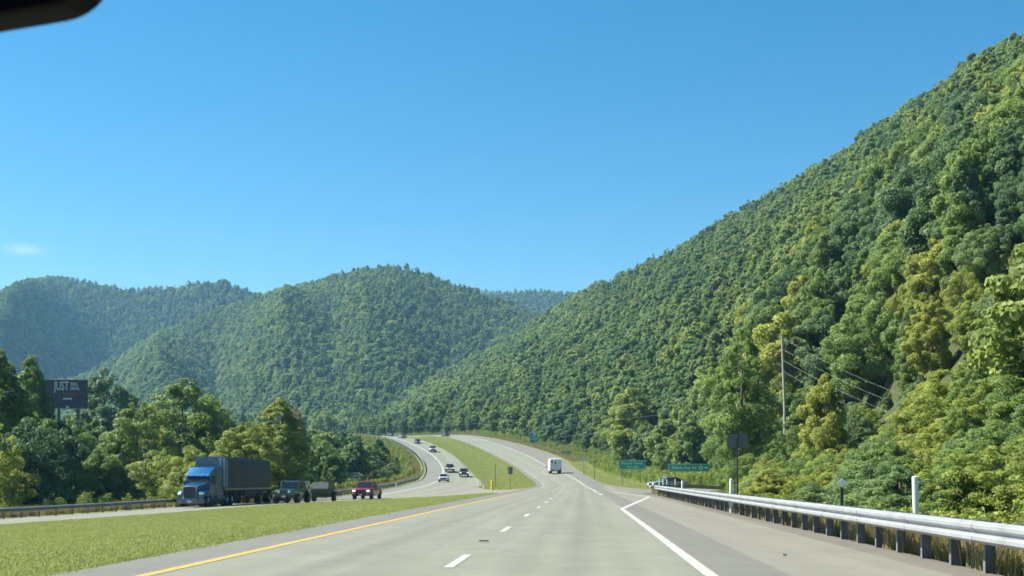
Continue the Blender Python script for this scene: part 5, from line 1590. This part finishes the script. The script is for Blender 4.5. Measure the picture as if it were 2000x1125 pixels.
# trailer: deck, tarpaulin over bows, wheels
DY0, DY1 = 4.95, 19.4
MB().box((0, (DY0 + DY1) / 2, 1.42), (2.52, DY1 - DY0, .16)).build('trailer_deck', mat('deck_aluminium', (.24, .25, .25), .45, .4), t, bevel=.02)
MB().box((0, (DY0 + DY1) / 2, 1.18), (1.0, DY1 - DY0 - 1, .34)).build('trailer_beam', BLK, t)
ny = 26; rings = []
for i in range(ny):
    f = i / (ny - 1); y = DY0 + .12 + f * (DY1 - DY0 - 1.3)
    bul = .035 * math.sin(i * 2.1) + .02 * math.sin(i * 5.3)
    ztp = 4.16 - .10 * f + .02 * math.sin(i * 3.1)
    rings.append([(-1.27 - bul, y, 1.50), (-1.29 - bul, y, 2.4), (-1.27 - bul * .6, y, ztp - .16), (-1.15, y, ztp), (0, y, ztp + .05), (1.15, y, ztp), (1.27 + bul * .6, y, ztp - .16), (1.29 + bul, y, 2.4), (1.27 + bul, y, 1.50)])
MB().loft(rings).build('tarpaulin', TARP, t, smooth=True)
fr = [(-1.30, DY0 + .06, 1.52), (-1.31, DY0 + .06, 3.9), (-1.18, DY0 + .06, 4.2), (1.18, DY0 + .06, 4.2), (1.31, DY0 + .06, 3.9), (1.30, DY0 + .06, 1.52)]
bk = [(a, DY0 + .75, c) for a, b_, c in fr]
MB().loft([fr, bk]).build('front_bulkhead', TARP2, t, bevel=.03)
MB().tube([(1.20, DY0 - .02, 1.6), (1.22, DY0 - .02, 4.1)], .05, 6).tube([(.85, DY0 - .02, 1.7), (.88, DY0 - .02, 4.15)], .035, 6).build('bulkhead_ribs', mat('pale_rib', (.42, .48, .54), .5), t)
q = MB()
for yy_ in np.arange(DY0 + 1.2, DY1 - 1, 1.22): q.box((1.275, yy_, 1.56), (.03, .06, .22)).box((-1.275, yy_, 1.56), (.03, .06, .22))
q.build('tarpaulin_straps', BLK, t)
MB().box((0, 14.4, 1.0), (1.9, 5.6, .5)).build('belly_box', BLK, t)
for s in (-1, 1):
    for yy_ in (15.4, 18.1): wheel(t, s * 1.0, yy_, .50, .54, CHROME)
    MB().box((s * .9, 8.9, .7), (.14, .14, 1.0)).build('landing_leg', BLK, t)
    MB().box((s * .95, DY1 + .0, .74), (.6, .03, .7)).build('mud_flap', BLK, t)
    MB().box((s * 1.0, DY1 + .03, 1.42), (.3, .04, .1)).build('tail_light', TAIL, t)

# ---- white motor home on the right carriageway, seen from behind
rv = thing('motor_home', 'white camper seen from behind in the right lane', 'camper', spot(1083.5, 275), math.pi + .10)
CW = mat('camper_white', (.66, .70, .70), .4, 0, .05, 1.5, 0, .3)
CG = mat('camper_grey', (.36, .39, .38), .5, 0, .08, 2)
MB().loft([[(-1.2, -3.4, .75), (1.2, -3.4, .75), (1.2, 0, .62), (-1.2, 0, .62)], [(-1.22, -3.4, 2.6), (1.22, -3.4, 2.6), (1.22, 0, 2.6), (-1.22, 0, 2.6)]]).build('cab_over', CW, rv, bevel=.08, smooth=True)
MB().loft([[(-1.2, -1.6, .62), (1.2, -1.6, .62), (1.2, 2.9, .62), (-1.2, 2.9, .62)], [(-1.24, -1.6, 1.2), (1.24, -1.6, 1.2), (1.24, 2.95, 1.2), (-1.24, 2.95, 1.2)], [(-1.24, -1.9, 3.05), (1.24, -1.9, 3.05), (1.24, 2.95, 3.05), (-1.24, 2.95, 3.05)], [(-1.14, -1.8, 3.2), (1.14, -1.8, 3.2), (1.14, 2.8, 3.2), (-1.14, 2.8, 3.2)]]).build('body', CW, rv, bevel=.04, smooth=True)
MB().box((0, 2.96, 2.98), (2.46, .12, .14)).build('rear_cap', CW, rv, bevel=.03)
MB().box((0, 2.97, 1.85), (2.2, .03, 2.0)).build('rear_panel', mat('camper_rear', (.66, .70, .70), .45, 0, .05, 2), rv)
MB().box((.12, 2.99, 2.28), (.30, .03, .52)).build('rear_window', GLASS, rv, bevel=.02)
MB().box((.80, 2.99, 2.46), (.42, .03, .34)).build('rear_window', GLASS, rv, bevel=.02)
MB().box((-.72, 2.99, 2.24), (.42, .03, .20)).build('vent_panel', CG, rv)
MB().tube([(-.55, 3.0, 1.72), (0, 3.0, 1.52), (.6, 3.0, 1.66), (.95, 3.0, 1.95)], .04, 6).build('rear_stripe', CG, rv)
for s in (-1, 1):
    MB().box((s * 1.02, 3.0, 1.05), (.16, .05, .42)).build('tail_light', TAIL, rv)
    wheel(rv, s * .98, 1.7, .40, .50, CG); wheel(rv, s * .98, -2.9, .40, .28, CG)
    MB().box((s * 1.5, -2.5, 1.55), (.24, .10, .36)).tube([(s * 1.15, -2.5, 1.5), (s * 1.45, -2.5, 1.5)], .03, 6).build('mirror', BLK, rv)
MB().box((0, 3.05, .60), (2.36, .18, .22)).build('rear_bumper', BLK, rv, bevel=.03)
MB().box((0, 3.15, .62), (.34, .02, .16)).build('number_plate', PLATE, rv)
MB().box((-.2, .9, 3.34), (.9, 1.1, .28)).build('roof_air_conditioner', CW, rv, bevel=.06)
MB().box((.5, -.8, 3.26), (.5, .5, .14)).build('roof_vent', CW, rv, bevel=.03)

# ---- rear-view mirror of the car we sit in, at the very top left
MY = .46
mx, mz = gx(-357, MY), CZ + (PY0 + 81) / FPX * MY
t = thing('rear_view_mirror', 'black rear-view mirror whose rounded corner shows top left', 'mirror', (mx, MY, mz))
t.rotation_euler = (0, R(-9.5), 0)
mw, mh = .205, .062
hous = mat('mirror_housing', (.002, .002, .003), .6, 0, .1, 30, 0, 0, .03)
r0 = rrect(mw, mh, .024, 0, 8); r1 = rrect(mw * .97, mh * .9, .022, .022, 8); r2 = rrect(mw * .8, mh * .6, .018, .034, 8)
MB().loft([r0, r1, r2]).build('housing', hous, t, smooth=True)
o = rrect(mw, mh, .024, -.003, 8); i_ = rrect(mw - .013, mh - .013, .018, -.003, 8)
n = len(o); vs = o + i_ + [(a, 0.0005, c) for a, b_, c in o]; fs = []
for j in range(n):
    k = (j + 1) % n
    fs += [(j, k, n + k, n + j), (j, 2 * n + j, 2 * n + k, k)]
MB().add(vs, fs).build('rim', hous, t)
MB().loft([rrect(mw - .013, mh - .013, .018, -.0025, 8), rrect(mw - .013, mh - .013, .018, -.0012, 8)]).build('glass', mat('mirror_glass', (.013, .0135, .0125), .5, 0, .1, 3, 0, 0, .05), t)
MB().tube([(0, .03, 0), (0, .05, .05), (0, .10, .14)], .010, 10).build('stalk', hous, t)
